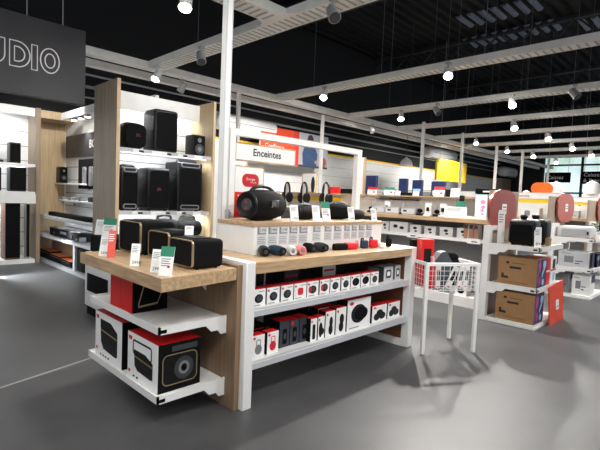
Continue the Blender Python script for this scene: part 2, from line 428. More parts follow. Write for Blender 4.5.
# side counter with two shelves
ZC = .935
m = MB(); m.prism([(1.19-TX0, 2.19-TY0), (-.002, 2.27-TY0), (-.002, 3.44-TY0), (1.21-TX0, 3.42-TY0)], (0, 0, ZC-.075), X, Y, Z*.075)
m.build('side_counter', WOODY, t, smooth=False)
for zt in (.60, .185):
    m = MB()
    x0, y0, y1 = 1.275-TX0, 2.36-TY0, 3.42-TY0
    m.box((x0+.012, y0+.012, zt-.018), (-.003, y1, zt), 0)
    for yy in (y0, y1-.012):                                      # side rails with a stepped bracket
        m.prism([(x0, zt-.034), (-.16, zt-.034), (-.12, zt-.075), (-.07, zt-.075), (-.045, zt-.105), (-.003, zt-.105), (-.003, zt+.012), (x0, zt+.012)], (0, yy, 0), X, Z, Y*.012, 0)
    m.prism(rect(y0, zt-.034, y1, zt+.012), (x0, 0, 0), Y, Z, X*.012, 0)
    m.box((x0+.012, y0-.0015, zt-.025), (x0+.05, y0+.001, zt-.005), 1)
    m.build('side_shelf', [WHITE, BLKM], t, smooth=False)
for yy in (2.6, 3.3): MB().prism([(-.003, ZC-.076), (-.1, ZC-.076), (-.003, ZC-.2)], (0, yy-TY0, 0), X, Z, Y*.02).build('corner_bracket', WHITE, t, smooth=False)
# riser standing on the table
RX0, RX1, RY0, RY1, RZ = 2.09, 3.71, 2.52, 2.95, 1.207
t = thing('display_riser', 'white riser box with oak top standing on the long table', 'riser', (RX0, RY0, TZ))
h = RZ-TZ-.03
m = MB(); m.box((0, 0, 0), (RX1-RX0, RY1-RY0, h), bev=.002, seg=1); m.build('body', WHITE, t)
MB().box((-.01, -.012, h), (RX1-RX0+.005, RY1-RY0+.01, h+.03), bev=.002, seg=1).build('top_board', WOODX, t)
MB().box((.0, -.004, .0), (.03, 0, h-.001)).build('corner_trim', WHITE, t)
# ------------------------------------------------------------------ sign frame and tall post
FY = 2.99
fa, fb = AY(231, 127.5, FY), AY(362.5, 150, FY)
t = thing('sign_frame', 'white square-tube frame standing behind the riser', 'frame', (fa.x, FY, TZ))
FW, FH = fb.x-fa.x, (fa.z+fb.z)/2-TZ
MB().box((0, 0, 0), (.055, .055, FH-.056)).build('post', WHITE, t)
MB().box((FW-.075, 0, 0), (FW, .055, FH-.056)).build('post', WHITE, t)
MB().box((0, 0, FH-.055), (FW, .055, FH)).build('top_bar', WHITE, t)
a, b = AY(234, 141, FY), AY(296, 164, FY)
zb = AY(234, 160, FY).z
t2 = thing('category_sign', 'white sign reading Enceintes in a thin oak border inside the white frame', 'sign', (fa.x+.056, FY+.01, zb))
sw, sh = b.x-fa.x-.056, a.z-zb
MB().box((0, 0, 0), (sw, .02, sh)).build('border', WOODX, t2)
MB().box((.012, -.003, .012), (sw-.012, 0, sh-.012)).build('panel', PAPER, t2)
MB().text('Enceintes', .085, (sw*.5, -.004, sh*.36), X, Z, V3((0, 0, 0)), align='CENTER', bold=.022).build('lettering', INK, t2)
a, b = AY(233, 164, FY), AY(265, 172, FY)
zb = RZ-.0
t3 = thing('price_promise_sign', 'red and white sign with a red oval emblem under the Enceintes sign', 'sign', (fa.x+.058, FY+.012, zb))
sw, sh = b.x-fa.x-.058, AY(233, 164.5, FY).z-zb
MB().box((0, 0, 0), (sw, .02, sh)).build('border', WOODX, t3)
m = MB(); m.box((.01, -.003, sh*.5), (sw-.01, 0, sh-.01), 0); m.box((.01, -.003, .01), (sw-.01, 0, sh*.5), 1)
for k in range(4): m.box((.04+.01*(k % 2), -.0045, sh*(.42-.08*k)), (sw*.55-.02*k, -.003, sh*(.445-.08*k)), 0)
m.build('panel', [PAPER, RED], t3)
m = MB(); m.prism(rr(sw*.56, sh*.25, sh*.11), (sw*.53, -.003, sh*.73), X, Z, V3((0, -.003, 0)), 0)
m.text('Énergie', .032, (sw*.53, -.0065, sh*.73), X, Z, V3((0, 0, 0)), 1, 'CENTER'); m.text('nos prix', .02, (sw*.62, -.0065, sh*.68), X, Z, V3((0, 0, 0)), 1, 'CENTER')
m.build('emblem', [REDD, PAPER], t3)
pp = AY(224, 250, FY)
t = thing('support_post', 'tall white square post rising to the ceiling beside the sign frame', 'post', (pp.x-.012, FY+.03, 0))
MB().box((-.03, -.03, TZ+.001), (.03, .03, ZR-.1)).build('shaft', WHITE, t)
MB().box((-.031, -.0325, TZ), (-.022, -.03, 2.95)).box((.02, -.0325, TZ), (.029, -.03, 2.95)).build('channel_edge', LGREY, t)
MB().box((.005, -.07, 1.2), (.035, -.03, 1.28), bev=.006).cyl((.02, -.07, 1.25), (.02, -.085, 1.25), .012).build('clamp', GREY, t)
# ================================================================== PRODUCTS: helpers
def card(p, w, h, yawd, label, head=None, tilt=14, base=True, group='price cards', price=None, red=False, loc_z=None):
    """leaning price card; yawd = compass of its face (degrees, 180 faces -X, 270 faces -Y)"""
    t = thing('price_card', label, 'price card', p, math.radians(yawd-270), group)
    tl = math.radians(tilt); v = V3((0, math.sin(tl), math.cos(tl))); n = V3((0, -math.cos(tl), math.sin(tl)))
    o = V3((0, 0, .002))
    m = MB(); m.prism(rect(-w/2, 0, w/2, h), o, X, v, -n*.003, 0)
    if head: m.prism(rect(-w/2, h*.66, w/2, h), o, X, v, n*.0008, 1)
    top = h*.62 if head else h*.9
    for k in range(4):
        m.prism(rect(-w*.38, top-h*(.06+.075*k), w*(.3-.12*(k % 2)), top-h*(.03+.075*k)), o, X, v, n*.0006, 2)
    if head: m.prism(ell(w*.1, w*.1, 12, w*.2, h*.32), o, X, v, n*.0008, 3)
    if price: m.text(price, h*.2, o+X*(-w*.3)+v*(h*.1)+n*.001, X, v, V3((0, 0, 0)), 4)
    m.build('sheet', [CORAL if red else PAPER, head or GRN, (PAPER if red else INKG), REDD, INK], t, smooth=False)
    if base:
        m = MB(); m.box((-w*.4, 0, 0), (w*.4, max(.02, h*.3), .003)); m.prism([(0, 0), (h*.28, 0), (math.sin(tl)*h*.6, h*.6)], (-.004, .003, .002), Y, Z, X*.008)
        m.build('stand', GLASS if False else LGREY, t, smooth=False)
    return t
def carton(name, label, lo, hi, front, cols, pics=(), group=None, cat='box', flap=True, sidepics=()):
    """printed product carton standing on lo.z; front 'y' faces -Y, 'x' faces -X; cols = front, top, side materials; pics on the front in 0..1"""
    lo, hi = V3(lo), V3(hi); s = hi-lo
    mats = list(dict.fromkeys([cols[0], cols[1], cols[2]]+[q[-1] for q in list(pics)+list(sidepics)]+[DRK]))
    ix = lambda q: mats.index(q)
    m = MB(); e = .0012
    m.box((0, 0, 0), (s.x, s.y, s.z), ix(cols[2]), .002, 1)
    m.box((.002, .002, s.z), (s.x-.002, s.y-.002, s.z+e), ix(cols[1]))
    if front == 'y': m.box((.001, -e, .001), (s.x-.001, 0, s.z), ix(cols[0]))
    else: m.box((-e, .001, .001), (0, s.y-.001, s.z), ix(cols[0]))
    if flap:
        if front == 'y': m.box((s.x*.1, s.y*.48, s.z+e), (s.x*.9, s.y*.5, s.z+e+.0008), ix(cols[1]))
        else: m.box((s.x*.48, s.y*.1, s.z+e), (s.x*.5, s.y*.9, s.z+e+.0008), ix(cols[1]))
    def draw(pp, face):
        if face == 'y': o, u, n, W = V3((0, -e, 0)), X, -Y, s.x
        else: o, u, n, W = V3((-e, s.y, 0)), -Y, -X, s.y
        H = s.z
        for k, q in enumerate(pp):
            sh, a, b, c, d, mm = q[0], q[1]*W, q[2]*H, q[3]*W, q[4]*H, q[-1]
            cx, cy, w, h = (a+c)/2, (b+d)/2, c-a, d-b
            th = n*(.0006+.0004*k)
            if sh == 'rect': m.prism(rect(a, b, c, d), o, u, Z, th, ix(mm))
            elif sh == 'ell': m.prism(ell(w/2, h/2, 18, cx, cy), o, u, Z, th, ix(mm))
            elif sh == 'rr': m.prism(rr(w, h, min(w, h)*.22, 4, cx, cy), o, u, Z, th, ix(mm))
            elif sh == 'box3': m.prism([(a, d), (a+w*.62, d), (c, d-h*.22), (c, b+h*.05), (c-w*.1, b), (a+w*.2, b+h*.06), (a+w*.05, b+h*.25)], o, u, Z, th, ix(mm))
            elif sh == 'ring': m.ribbon(rr(w, h, min(w, h)*.18, 4, cx, cy), q[5], o+th, u, Z, n*.0006, ix(mm))
            elif sh == 'line': m.prism([(a, b), (c, d), (c, d+q[5]), (a, b+q[5])], o, u, Z, th, ix(mm))
            elif sh == 'text': m.text(q[5], h, o+u*a+Z*b+th*1.3, u, Z, V3((0, 0, 0)), ix(mm))
    draw(pics, front); draw(sidepics, 'y' if front == 'x' else 'x')
    o = m.build(name, mats, loc=lo, smooth=False)
    return tag(o, label, cat, group)
def PXbox(u0, v0, u1, v1, y): a, b = AY(u0, v1, y), AY(u1, v0, y); return a.x, a.z, b.x, b.z
# ------------------------------------------------------------------ speakers on the side counter (faces towards -X)
def shelf_speaker(lo, hi, label, name='wireless_speaker'):
    lo, hi = V3(lo), V3(hi); s = hi-lo
    t = thing(name, label, 'speaker', lo, 0, 'black speakers on the side counter')
    MB().box((0, 0, .006), (s.x, s.y, s.z), bev=.03, seg=4).build('cabinet', BLK, t)
    m = MB(); m.prism(rr(s.y-.035, s.z-.04, .018, 4, s.y/2, s.z/2+.002), (-.001, 0, 0), Y, Z, X*.02); m.build('grille', BLK, t)
    m = MB(); m.ribbon(rr(s.y-.018, s.z-.022, .025, 5, s.y/2, s.z/2+.003), .0055, (-.004, 0, 0), Y, Z, X*.014); m.build('trim_ring', GOLD, t)
    MB().prism(rr(s.x*.5, s.y*.6, .02, 4, s.x*.5, s.y*.5), (0, 0, s.z-.001), X, Y, Z*.006).build('control_panel', BLKP, t)
    for a in (.1, .9):
        for b in (.2, .8): MB().cyl((s.x*b, s.y*a, 0), (s.x*b, s.y*a, .01), .012, seg=10).build('foot', BLKP, t)
    return t
shelf_speaker((1.47, 2.33, ZC), (1.70, 2.62, AY(198, 240, 2.33).z), 'smallest black gold-edged speaker, at the front corner of the oak side counter')
shelf_speaker((1.53, 2.72, ZC), (1.77, 3.02, AY(169, 232, 2.74).z), 'middle black gold-edged speaker between the other two on the side counter')
shelf_speaker((1.49, 3.05, ZC), (1.77, 3.41, AY(139, 222, 3.05).z), 'largest black gold-edged speaker, at the back of the oak side counter')
def q(u, v): return AZ(u, v, ZC)
card(q(155, 273), .065, .135, 215, 'white leaning price card half behind the green-topped card on the side counter', price='299€')
card(q(164.5, 276.5), .08, .165, 215, 'white price card with a green top nearest the corner of the side counter', GRN)
card(q(134, 266.5), .055, .14, 225, 'white price card standing alone in the middle of the side counter edge', price='399€')
card(q(103, 256.5), .07, .135, 215, 'white price card left of the coral card on the side counter', price='549€')
card(q(110.5, 258.5), .05, .19, 232, 'tall coral red leaflet on the side counter edge', red=True, group='leaflets')
card(V3((1.58, 2.56, AY(198, 240, 2.33).z+.006)), .055, .06, 235, 'small white card standing on top of the smallest gold-edged speaker', base=True)
# ------------------------------------------------------------------ cartons on the side shelves
za, zb_ = .60, .185
def pbox_front(): return [('box3', .2, .17, .84, .86, BLKP), ('line', .22, .60, .82, .55, .012, GOLD), ('rect', .04, .84, .14, .92, REDD), ('text', .052, .862, .14, .895, 'JBL', PAPER), ('rect', .04, .14, .1, .2, REDD),
    ('ell', .2, .05, .26, .085, INK), ('ell', .3, .05, .36, .085, INK), ('ell', .4, .05, .46, .085, INK), ('ell', .5, .05, .56, .085, INK)]
carton('speaker_carton', 'white and red speaker carton at the back of the lowest side shelf', (1.305, 2.91, zb_), (1.56, 3.36, zb_+.325), 'x', (PAPER, RED, BLKM), pbox_front(), 'speaker cartons on the side shelves')
carton('speaker_carton', 'white and red carton with a handle picture at the lowest side shelf corner', (1.305, 2.415, zb_), (1.60, 2.82, zb_+.30), 'x', (PAPER, RED, BLKM),
    [('box3', .22, .2, .84, .66, BLKP), ('line', .24, .50, .82, .46, .01, GOLD), ('ring', .2, .58, .8, .86, .012, BLKP), ('rect', .04, .84, .15, .92, REDD), ('text', .055, .862, .15, .895, 'JBL', PAPER), ('rect', .04, .12, .1, .18, REDD), ('ell', .2, .06, .26, .1, INK), ('ell', .32, .06, .38, .1, INK)],
    'speaker cartons on the side shelves', sidepics=[('rr', .08, .12, .92, .78, BLKP), ('ring', .1, .14, .9, .76, .006, GOLD), ('ell', .36, .2, .82, .68, DRK), ('ell', .46, .3, .72, .58, MGREY), ('ell', .52, .36, .66, .52, BLKM), ('rect', .3, .82, .9, .93, DRK)])
carton('speaker_carton', 'red and black speaker carton on the upper side shelf', (1.31, 2.78, za), (1.56, 2.95, za+.22), 'x', (RED, BLKM, BLKM), [('rect', .9, 0, .93, 1, RED)], 'speaker cartons on the side shelves',
    sidepics=[('line', .16, .15, .32, .8, .03, GOLD), ('line', .16, .15, .7, .2, .012, GOLD), ('line', .7, .2, .82, .55, .012, GOLD)])
carton('speaker_carton', 'plain red carton behind the red and black one on the upper side shelf', (1.31, 2.955, za), (1.56, 3.12, za+.22), 'x', (RED, RED, RED), [('line', .02, 0, .02, .96, .04, PAPER)], 'speaker cartons on the side shelves')
# ------------------------------------------------------------------ white pedestal beyond the side counter, with a black speaker on it
t = thing('white_pedestal', 'white pedestal with a black panel standing beyond the side counter', 'pedestal', (1.9, 4.5, 0))
pedh = AX(88, 252, 1.9).z
MB().box((.0, 0, .1), (.4, .72, pedh), bev=.004, seg=1).build('body', WHITE, t)
MB().box((.02, .02, 0), (.38, .7, .1)).build('plinth', BLKM, t)
a, b = AX(88, 273, 1.9), AX(108, 294, 1.9)
y0, y1 = sorted((a.y, b.y)); z0, z1 = sorted((AX(88, 290, 1.9).z, AX(88, 272.5, 1.9).z))
MB().box((-.012, max(y0, 4.53)-4.5, z0), (0, y1-4.5, z1), bev=.01).build('panel', BLK, t)
a = AX(88, 234, 1.92)
t = thing('wireless_speaker', 'plain black box speaker on the white pedestal behind the side counter', 'speaker', (1.93, 4.55, pedh))
MB().box((0, 0, .004), (.3, .62, a.z-pedh), bev=.015, seg=2).build('cabinet', BLK, t)
MB().box((-.004, .03, .03), (0, .59, a.z-pedh-.03)).build('grille', BLKM, t)
card(V3((1.99, 5.03, a.z+.002)), .15, .17, 215, 'small white card left of the green-topped card on the pedestal speaker')
card(V3((1.96, 4.76, a.z+.002)), .15, .2, 215, 'white card with a green top on the black pedestal speaker', GRN)
# ------------------------------------------------------------------ riser top: barrel speakers
def barrel(c, r, L, ang, label, mat_, logo=None, handle=False, endmat=None, group='portable speakers on the riser', name='portable_speaker', strap=False):
    t = thing(name, label, 'speaker', c, ang, group)
    pr = [(r*.55, -L/2), (r*.82, -L/2+.004), (r*.86, -L*.44), (r*.93, -L*.36), (r*.99, -L*.18), (r, 0), (r*.99, L*.18), (r*.93, L*.36), (r*.86, L*.44), (r*.82, L/2-.004), (r*.55, L/2)]
    MB().lathe(pr, (0, 0, r), X).build('body', mat_, t)
    for s in (-1, 1):
        m = MB(); m.lathe([(r*.84, 0), (r*.84, .004), (r*.76, .012), (r*.7, .006), (r*.2, .004)], (s*L/2*.985, 0, r), X*s, 0); m.cyl((s*L/2, 0, r), (s*(L/2+.012), 0, r), r*.42, r*.36, 1)
        if logo == 'orange':
            for k in (-1, 1): m.prism(ell(r*.12, r*.12, 10, 0, k*r*.2), (s*(L/2+.0125), 0, r), Y, Z, X*s*.001, 2)
        m.build('end_cap', [endmat or BLKP, MGREY if endmat else DRK, mat('orange_mark', (120, 58, 36), .5)], t)
    if logo:
        m = MB(); m.box((-.05*r/.12, -r*1.0-.004, r*.86), (.055*r/.12, -r*.95, r*1.34), 0, .006)
        m.text('JBL', r*.42, (-.045*r/.12, -r*1.0-.0055, r*.96), X, Z, V3((0, 0, 0)), 1); m.build('badge', [BLKP, MGREY], t)
    if handle:
        P = [(-L*.38, 0, r*1.72)]+[(L*.38*-math.cos(PI*k/10), 0, r*1.8+r*.42*math.sin(PI*k/10)) for k in range(1, 10)]+[(L*.38, 0, r*1.72)]
        MB().tube(P, r*.12, seg=10).build('handle', BLKP, t)
    if strap:
        P = [(L*.42*math.cos(PI*k/8), 0, r*1.6+r*.6*math.sin(PI*k/8)) for k in range(9)]
        MB().tube(P, .011, seg=8).build('strap', MGREY if strap == 2 else DRK, t)
    m = MB(); m.box((-L*.25, -r*.35, 0), (L*.25, r*.35, .02), bev=.006); m.build('foot', BLKP, t)
    return t
def bary(u, v, y): return AY(u, v, y)
pc = AY(262, 205, 2.72)
barrel((2.34, 2.73, RZ), .122, .40, math.radians(14), 'big black boombox with a carrying handle on the oak riser', BLK, 'orange', True)
def rx(u, y): return AY(u, 215, y).x
barrel((rx(305, 2.78), 2.78, RZ), .062, .27, math.radians(10), 'black barrel speaker between the first two white cards on the riser', BLK, None, False, strap=1)
barrel((rx(337, 2.78), 2.78, RZ), .075, .25, math.radians(-20), 'black barrel speaker with a grey strap right of the green-topped card on the riser', BLK, None, False, strap=2)
barrel((rx(356, 2.76), 2.76, RZ), .05, .22, math.radians(12), 'smallest black barrel speaker, near the right end of the riser', BLK, None)
def rc(u, y=2.56): p = AY(u, 219, y); return V3((p.x, y, RZ))
card(rc(295), .075, .135, 255, 'first white price card right of the boombox on the riser', price='199€')
card(rc(317), .075, .135, 255, 'white price card left of and touching the green-topped card on the riser')
card(rc(327), .09, .17, 258, 'price card with a green top in the middle of the riser', GRN)
card(rc(352), .07, .13, 255, 'white price card in front of the smallest barrel speaker', price='149€')
card(rc(374.5), .068, .12, 255, 'white price card at the right end of the riser, with no speaker behind it', price='99€')
# price labels on the riser front
us = [(257, 267), (268, 278), (279, 288), (289, 298), (299, 308), (313, 321), (324.5, 332), (334, 342), (344, 350.5), (351.5, 357.5), (358.5, 365), (366, 372)]
ords = ['leftmost', 'second', 'third', 'fourth', 'fifth', 'sixth', 'seventh', 'eighth', 'ninth', 'tenth', 'eleventh', 'rightmost']
for i, (u0, u1) in enumerate(us):
    a, b = AY(u0, 226, RY0), AY(u1, 226, RY0); w = (b.x-a.x)*.94; hh = .138 if i < 5 else .125
    t = thing('price_label', ords[i]+' of the white price labels in a row on the riser front', 'price label', (a.x, RY0-.002, RZ-.034-hh), 0, 'price labels on the riser front')
    m = MB(); m.box((0, -.002, 0), (w, 0, hh), 0); m.box((.004, -.0028, hh*.6), (w*.24, -.002, hh*.97), 1); m.box((w*.24, -.0026, hh*.6), (w*.96, -.002, hh*.68), 1)
    for k in range(4): m.box((w*.06, -.0026, hh*(.12+.1*k)), (w*(.9-.15*(k % 2)), -.002, hh*(.15+.1*k)), 1)
    m.text(['179', '199', '179', '199', '149', '129', '99', '79', '99', '59', '49', '39'][i]+'€', hh*.22, (w*.28, -.003, hh*.74), X, Z, V3((0, 0, 0)), 2)
    m.build('sheet', [mat('grey_label', (206, 207, 208), .55), INKG, INK], t, smooth=False)
    MB().box((-.002, -.005, hh-.004), (w+.002, 0, hh+.004)).build('holder', LGREY, t)
# small speakers in a row on the table edge
def tz(u, v): return AZ(u, v, TZ)
def small_tube(u, v, r, L, ang, mt, label, endm=None):
    p = tz(u, v)
    t = barrel((p.x+L/2*math.cos(ang), p.y+L/2*math.sin(ang), TZ), r, L, ang, label, mt, None, endmat=endm, group='small speakers along the table edge')
    return t
A = math.radians
small_tube(265.5, 257, .038, .12, A(62), DGREEN, 'dark green tube speaker, leftmost on the table edge')
small_tube(282.5, 256.5, .037, .14, A(84), NAVY, 'navy blue tube speaker beside the white one')
small_tube(293, 256, .036, .12, A(58), mat('white_fabric', (228, 226, 222), .7), 'white tube speaker showing its round end', mat('pale_end', (214, 214, 212), .5))
small_tube(302.5, 255.5, .036, .12, A(60), PINK, 'pink tube speaker showing its round end', PINK)
small_tube(313, 253, .037, .13, A(76), BLK, 'black tube speaker between the pink and charcoal ones')
small_tube(325, 252.5, .038, .13, A(76), mat('charcoal_fabric', (44, 50, 50), .7, var=.3, scale=200), 'charcoal green tube speaker right of the black one')
def pouch(u, v, w, mt, label, hgt):
    p = tz(u, v)
    t = thing('portable_speaker', label, 'speaker', (p.x, p.y, TZ), A(-12), 'small speakers along the table edge')
    m = MB(); m.lathe([(.3*hgt, -w/2), (.47*hgt, -w*.46), (.5*hgt, -w*.3), (.5*hgt, w*.3), (.47*hgt, w*.46), (.3*hgt, w/2)], (0, 0, hgt*.5), X, sc=(1, 1.35)); m.build('body', mt, t)
    MB().tube([(w*.5, 0, hgt*.5), (w*.62, -.01, hgt*.55), (w*.6, -.02, hgt*.2), (w*.5, -.01, hgt*.3)], .004, seg=6).build('loop', BLKP, t)
    MB().box((-w*.3, -hgt*.3, 0), (w*.3, hgt*.3, .012), bev=.004).build('foot', DRK, t)
pouch(340, 250, .15, BLK, 'flat black bar speaker left of the red one', .05)
pouch(350, 249.5, .13, mat('red_fabric', (214, 22, 40), .6), 'flat red bar speaker on the table edge', .055)
def clipspk(u, v, w, h, mt, label, loop=True):
    p = tz(u, v)
    t = thing('clip_speaker', label, 'speaker', (p.x, p.y, TZ), A(-18), 'small speakers along the table edge')
    MB().box((-w/2, -.022, .002), (w/2, .022, h), bev=.014, seg=3).build('body', mt, t)
    MB().prism(rr(w*.7, h*.6, .012, 3, 0, h*.48), (0, -.0225, 0), X, Z, Y*.004).build('badge', mt, t)
    if loop: MB().tube([(-w*.45, 0, h*.9), (-w*.47, 0, h*1.12), (-w*.35, 0, h*1.25), (-w*.2, 0, h*1.2), (-w*.18, 0, h*.97)], .007, mi=0, seg=8).build('loop', BLKP, t)
clipspk(355, 247, .06, .062, PINK, 'small pink square speaker behind the red bar speaker')
clipspk(364, 248.5, .075, .075, NAVY, 'navy blue clip speaker with a black loop')
clipspk(373, 248, .085, .08, mat('red_fabric', (214, 22, 40), .6), 'red clip speaker with a loop, right of the navy one')
clipspk(381, 248, .06, .05, mat('white_fabric', (228, 226, 222), .7), 'small white speaker right of the red clip speaker', False)
clipspk(388.5, 247, .05, .09, BLK, 'narrow black clip speaker at the right end of the table edge')
# cartons on the middle shelf of the table
ZM = .655; FYM = 2.285
mid = [(252, 266), (267, 280), (281, 293.5), (294, 306.5), (307, 318.5), (319.5, 329.5), (330, 340), (341, 350), (350.5, 360), (360.5, 369.5), (370, 378)]
redf = mat('red_fabric', (214, 22, 40), .6)
for i, (u0, u1) in enumerate(mid):
    a, b = AY(u0, 290, FYM), AY(u1, 290, FYM)
    pic = [('ell', .2, .2, .82, .72, BLKP), ('ell', .34, .3, .74, .66, DRK)]
    lab = ords[i] if i < 10 else 'last'
    kind = 'round black speaker picture'
    if i == 3: pic = [('rr', .3, .25, .74, .7, redf)]; kind = 'red square speaker picture'
    if i in (4, 5): pic.append(('ell', .12, .26, .36, .7, REDD)); kind = 'red-black speaker picture'
    if i in (8, 9): pic = [('ell', .14, .2, .88, .78, BLKM), ('ell', .2, .3, .6, .7, BLKP)]; kind = 'large black speaker picture'
    where = {0: 'first from the left', 10: 'last at the right'}.get(i, '%s from the left' % ords[i])
    carton('speaker_carton', 'white carton with %s, %s in the middle shelf row' % (kind, where), (a.x+.001, FYM, ZM), (b.x-.003, FYM+.09, ZM+.118), 'y', (PAPER, RED, MGREY),
        pic+[('ell', .05, .76, .2, .9, REDD), ('rect', .5, .84, .9, .88, INKG), ('rect', .1, .06, .6, .1, INKG)], 'cartons in a row on the middle table shelf')
a, b = AY(253, 280, 2.5), AY(264.5, 280, 2.5)
carton('speaker_carton', 'grey carton with a black square picture behind the middle shelf row', (a.x+.01, 2.5, ZM), (b.x+.01, 2.62, ZM+.205), 'y', (LGREY, LGREY, MGREY), [('rr', .15, .4, .85, .92, BLKP)], 'cartons behind the front row of the middle shelf')
for (u0, u1, w) in ((284, 296, .16), (322, 334, .17)):
    a = AY(u0, 285, 2.52); z = ZM+(.165 if u0 < 300 else .175)
    carton('speaker_carton', 'dark carton lying behind the second and third cartons of the middle shelf' if u0 < 300 else 'pale carton with red print behind the middle of the middle shelf row', (a.x, 2.52, ZM), (a.x+w, 2.66, z), 'y', (DRK if u0 < 300 else PAPER, DRK if u0 < 300 else LGREY, DRK), [('rect', .1, .7, .9, .8, REDD)], 'cartons behind the front row of the middle shelf')
for (u0, u1, lab, cf) in ((378.5, 383.5, 'narrow black carton between the carton row and the grey cartons on the middle shelf', BLKP), (384, 393, 'grey framed carton right of the narrow black one on the middle shelf', LGREY), (395, 403, 'grey framed carton at the right end of the middle shelf', LGREY)):
    yy = 2.33; a, b = AY(u0, 272, yy), AY(u1, 272, yy)
    carton('speaker_carton', lab, (a.x, yy, ZM), (min(b.x, 3.79), yy+.12, ZM+.135), 'y', (cf, cf, MGREY), [] if cf is BLKP else [('rr', .22, .2, .8, .8, DRK), ('rr', .34, .36, .68, .66, PAPER)], 'grey and black cartons at the right of the middle shelf')
# cartons on the bottom shelf of the table
ZL = .30
def lowbox(u0, u1, vt, y, dep, label, cf, pics, ct=RED, cs=BLKM, z=ZL):
    a, b = AY(u0, vt, y), AY(u1, vt, y)
    return carton('speaker_carton', label, (a.x, y, z), (b.x-.002, y+dep, AY((u0+u1)/2, vt, y).z), 'y', (cf, ct, cs), list(pics), 'cartons on the bottom table shelf')
TINY = [('ell', .08, .82, .26, .93, REDD)]
def clip_pic(c): return [('ell', .22, .14, .78, .58, c), ('ring', .34, .5, .66, .78, .006, c)]
lowbox(252.5, 265, 335, 2.285, .07, 'white red-topped carton with a grey clip speaker picture, leftmost on the bottom shelf', PAPER, clip_pic(MGREY)+TINY)
lowbox(267.5, 279, 331.5, 2.285, .07, 'white red-topped carton with a red clip speaker picture on the bottom shelf', PAPER, clip_pic(redf)+TINY)
lowbox(250.5, 265.5, 325, 2.47, .15, 'dark carton behind the leftmost one on the bottom shelf', BLKM, [('rect', .1, .8, .9, .84, REDD)], BLKM, BLKM)
DB = [('rr', .3, .12, .75, .7, BLKM), ('ell', .4, .3, .7, .55, DRK)]
slate = mat('slate_carton', (52, 56, 66), .5)
lowbox(280, 290, 321, 2.33, .11, 'red-topped slate carton, left one of three on the bottom table shelf', slate, DB)
lowbox(290.5, 299.5, 319.5, 2.33, .11, 'red-topped slate carton with a red badge, middle one of three', slate, DB+[('ell', .05, .78, .4, .95, REDD)])
lowbox(300, 309.5, 317, 2.33, .11, 'red-topped slate carton, right one of three on the bottom table shelf', slate, DB)
TALL = [('rr', .3, .1, .74, .74, BLKP)]+TINY
lowbox(311, 317.5, 318.5, 2.285, .07, 'narrow white carton with a tall black speaker picture, beside the slate cartons', PAPER, TALL)
lowbox(318.5, 325, 316.5, 2.285, .07, 'narrow white carton with two black shapes, second from the slate cartons', PAPER, [('ell', .1, .1, .7, .75, BLKP), ('ell', .4, .2, .95, .5, BLKP)]+TINY)
lowbox(318, 336, 307, 2.40, .1, 'larger white red-topped carton standing behind the narrow white ones', PAPER, [('rr', .5, .1, .8, .7, BLKP)])
lowbox(326, 335.5, 311, 2.285, .08, 'white carton with a bottle-shaped black speaker picture, left of the tallest white carton', PAPER, [('ell', .34, .08, .78, .5, BLKP), ('ell', .4, .38, .76, .78, BLKP)]+TINY)
lowbox(336.5, 346.5, 307.5, 2.285, .08, 'white carton with a tall black speaker picture, touching the big white carton', PAPER, [('ell', .3, .08, .76, .48, BLKP), ('ell', .36, .36, .8, .76, BLKP)]+TINY)
lowbox(348, 371, 298.5, 2.285, .12, 'biggest white carton on the bottom shelf, with a large round black speaker picture', PAPER, [('ell', .16, .2, .8, .82, BLKP), ('ell', .3, .28, .88, .72, BLKM), ('rect', .1, .06, .5, .09, INKG)]+TINY, RED, BLKM)
RO = [('ell', .12, .12, .52, .55, BLKP), ('ell', .46, .14, .92, .56, BLKP), ('ell', .3, .4, .72, .74, BLKP)]
lowbox(372.5, 387, 305, 2.30, .09, 'white red-topped carton with a three-lobed black picture, right of the biggest one', PAPER, RO+TINY)
lowbox(388, 400, 302, 2.30, .09, 'white carton with a three-lobed black picture at the bottom shelf right end', PAPER, RO+TINY)
lowbox(304, 310.5, 312, 2.56, .12, 'dark round-topped carton behind the slate cartons', BLKM, [('ell', .2, .5, .8, .9, DRK)], BLKM, BLKM)
# ================================================================== TALL SPEAKER SHELVING (left of the table)
UX0, UX1, UY, UD, UH = 2.26, 3.54, 5.2, .67, 2.68
t = thing('speaker_shelving', 'tall oak sided shelving holding big black speakers against white lit slats', 'shelving', (UX0, UY, 0))
W = UX1-UX0
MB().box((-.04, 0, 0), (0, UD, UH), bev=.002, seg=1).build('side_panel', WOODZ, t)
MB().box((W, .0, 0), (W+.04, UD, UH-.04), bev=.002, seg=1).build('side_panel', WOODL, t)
MB().box((-.041, -.003, 0), (.001, 0, UH)).build('edge_strip', WOODL, t)
m = MB(); m.box((0, UD-.12, .12), (W, UD-.08, UH-.05), 0)
for k in range(11): m.box((0, UD-.122, .3+.21*k), (W, UD-.119, .312+.21*k), 1)
m.build('slat_back', [WALLW, INKG], t, smooth=False)
hz = AY(160, 113, UY+.3).z
m = MB(); m.box((.001, .34, 2.40), (W-.001, .38, UH-.06), 0); m.box((.001, .38, UH-.1), (W-.001, UD-.13, UH-.06), 0); m.build('header_board', WHITE, t)
MB().box((.05, .40, UH-.125), (W-.05, .43, UH-.101)).build('light_strip', LED, t)
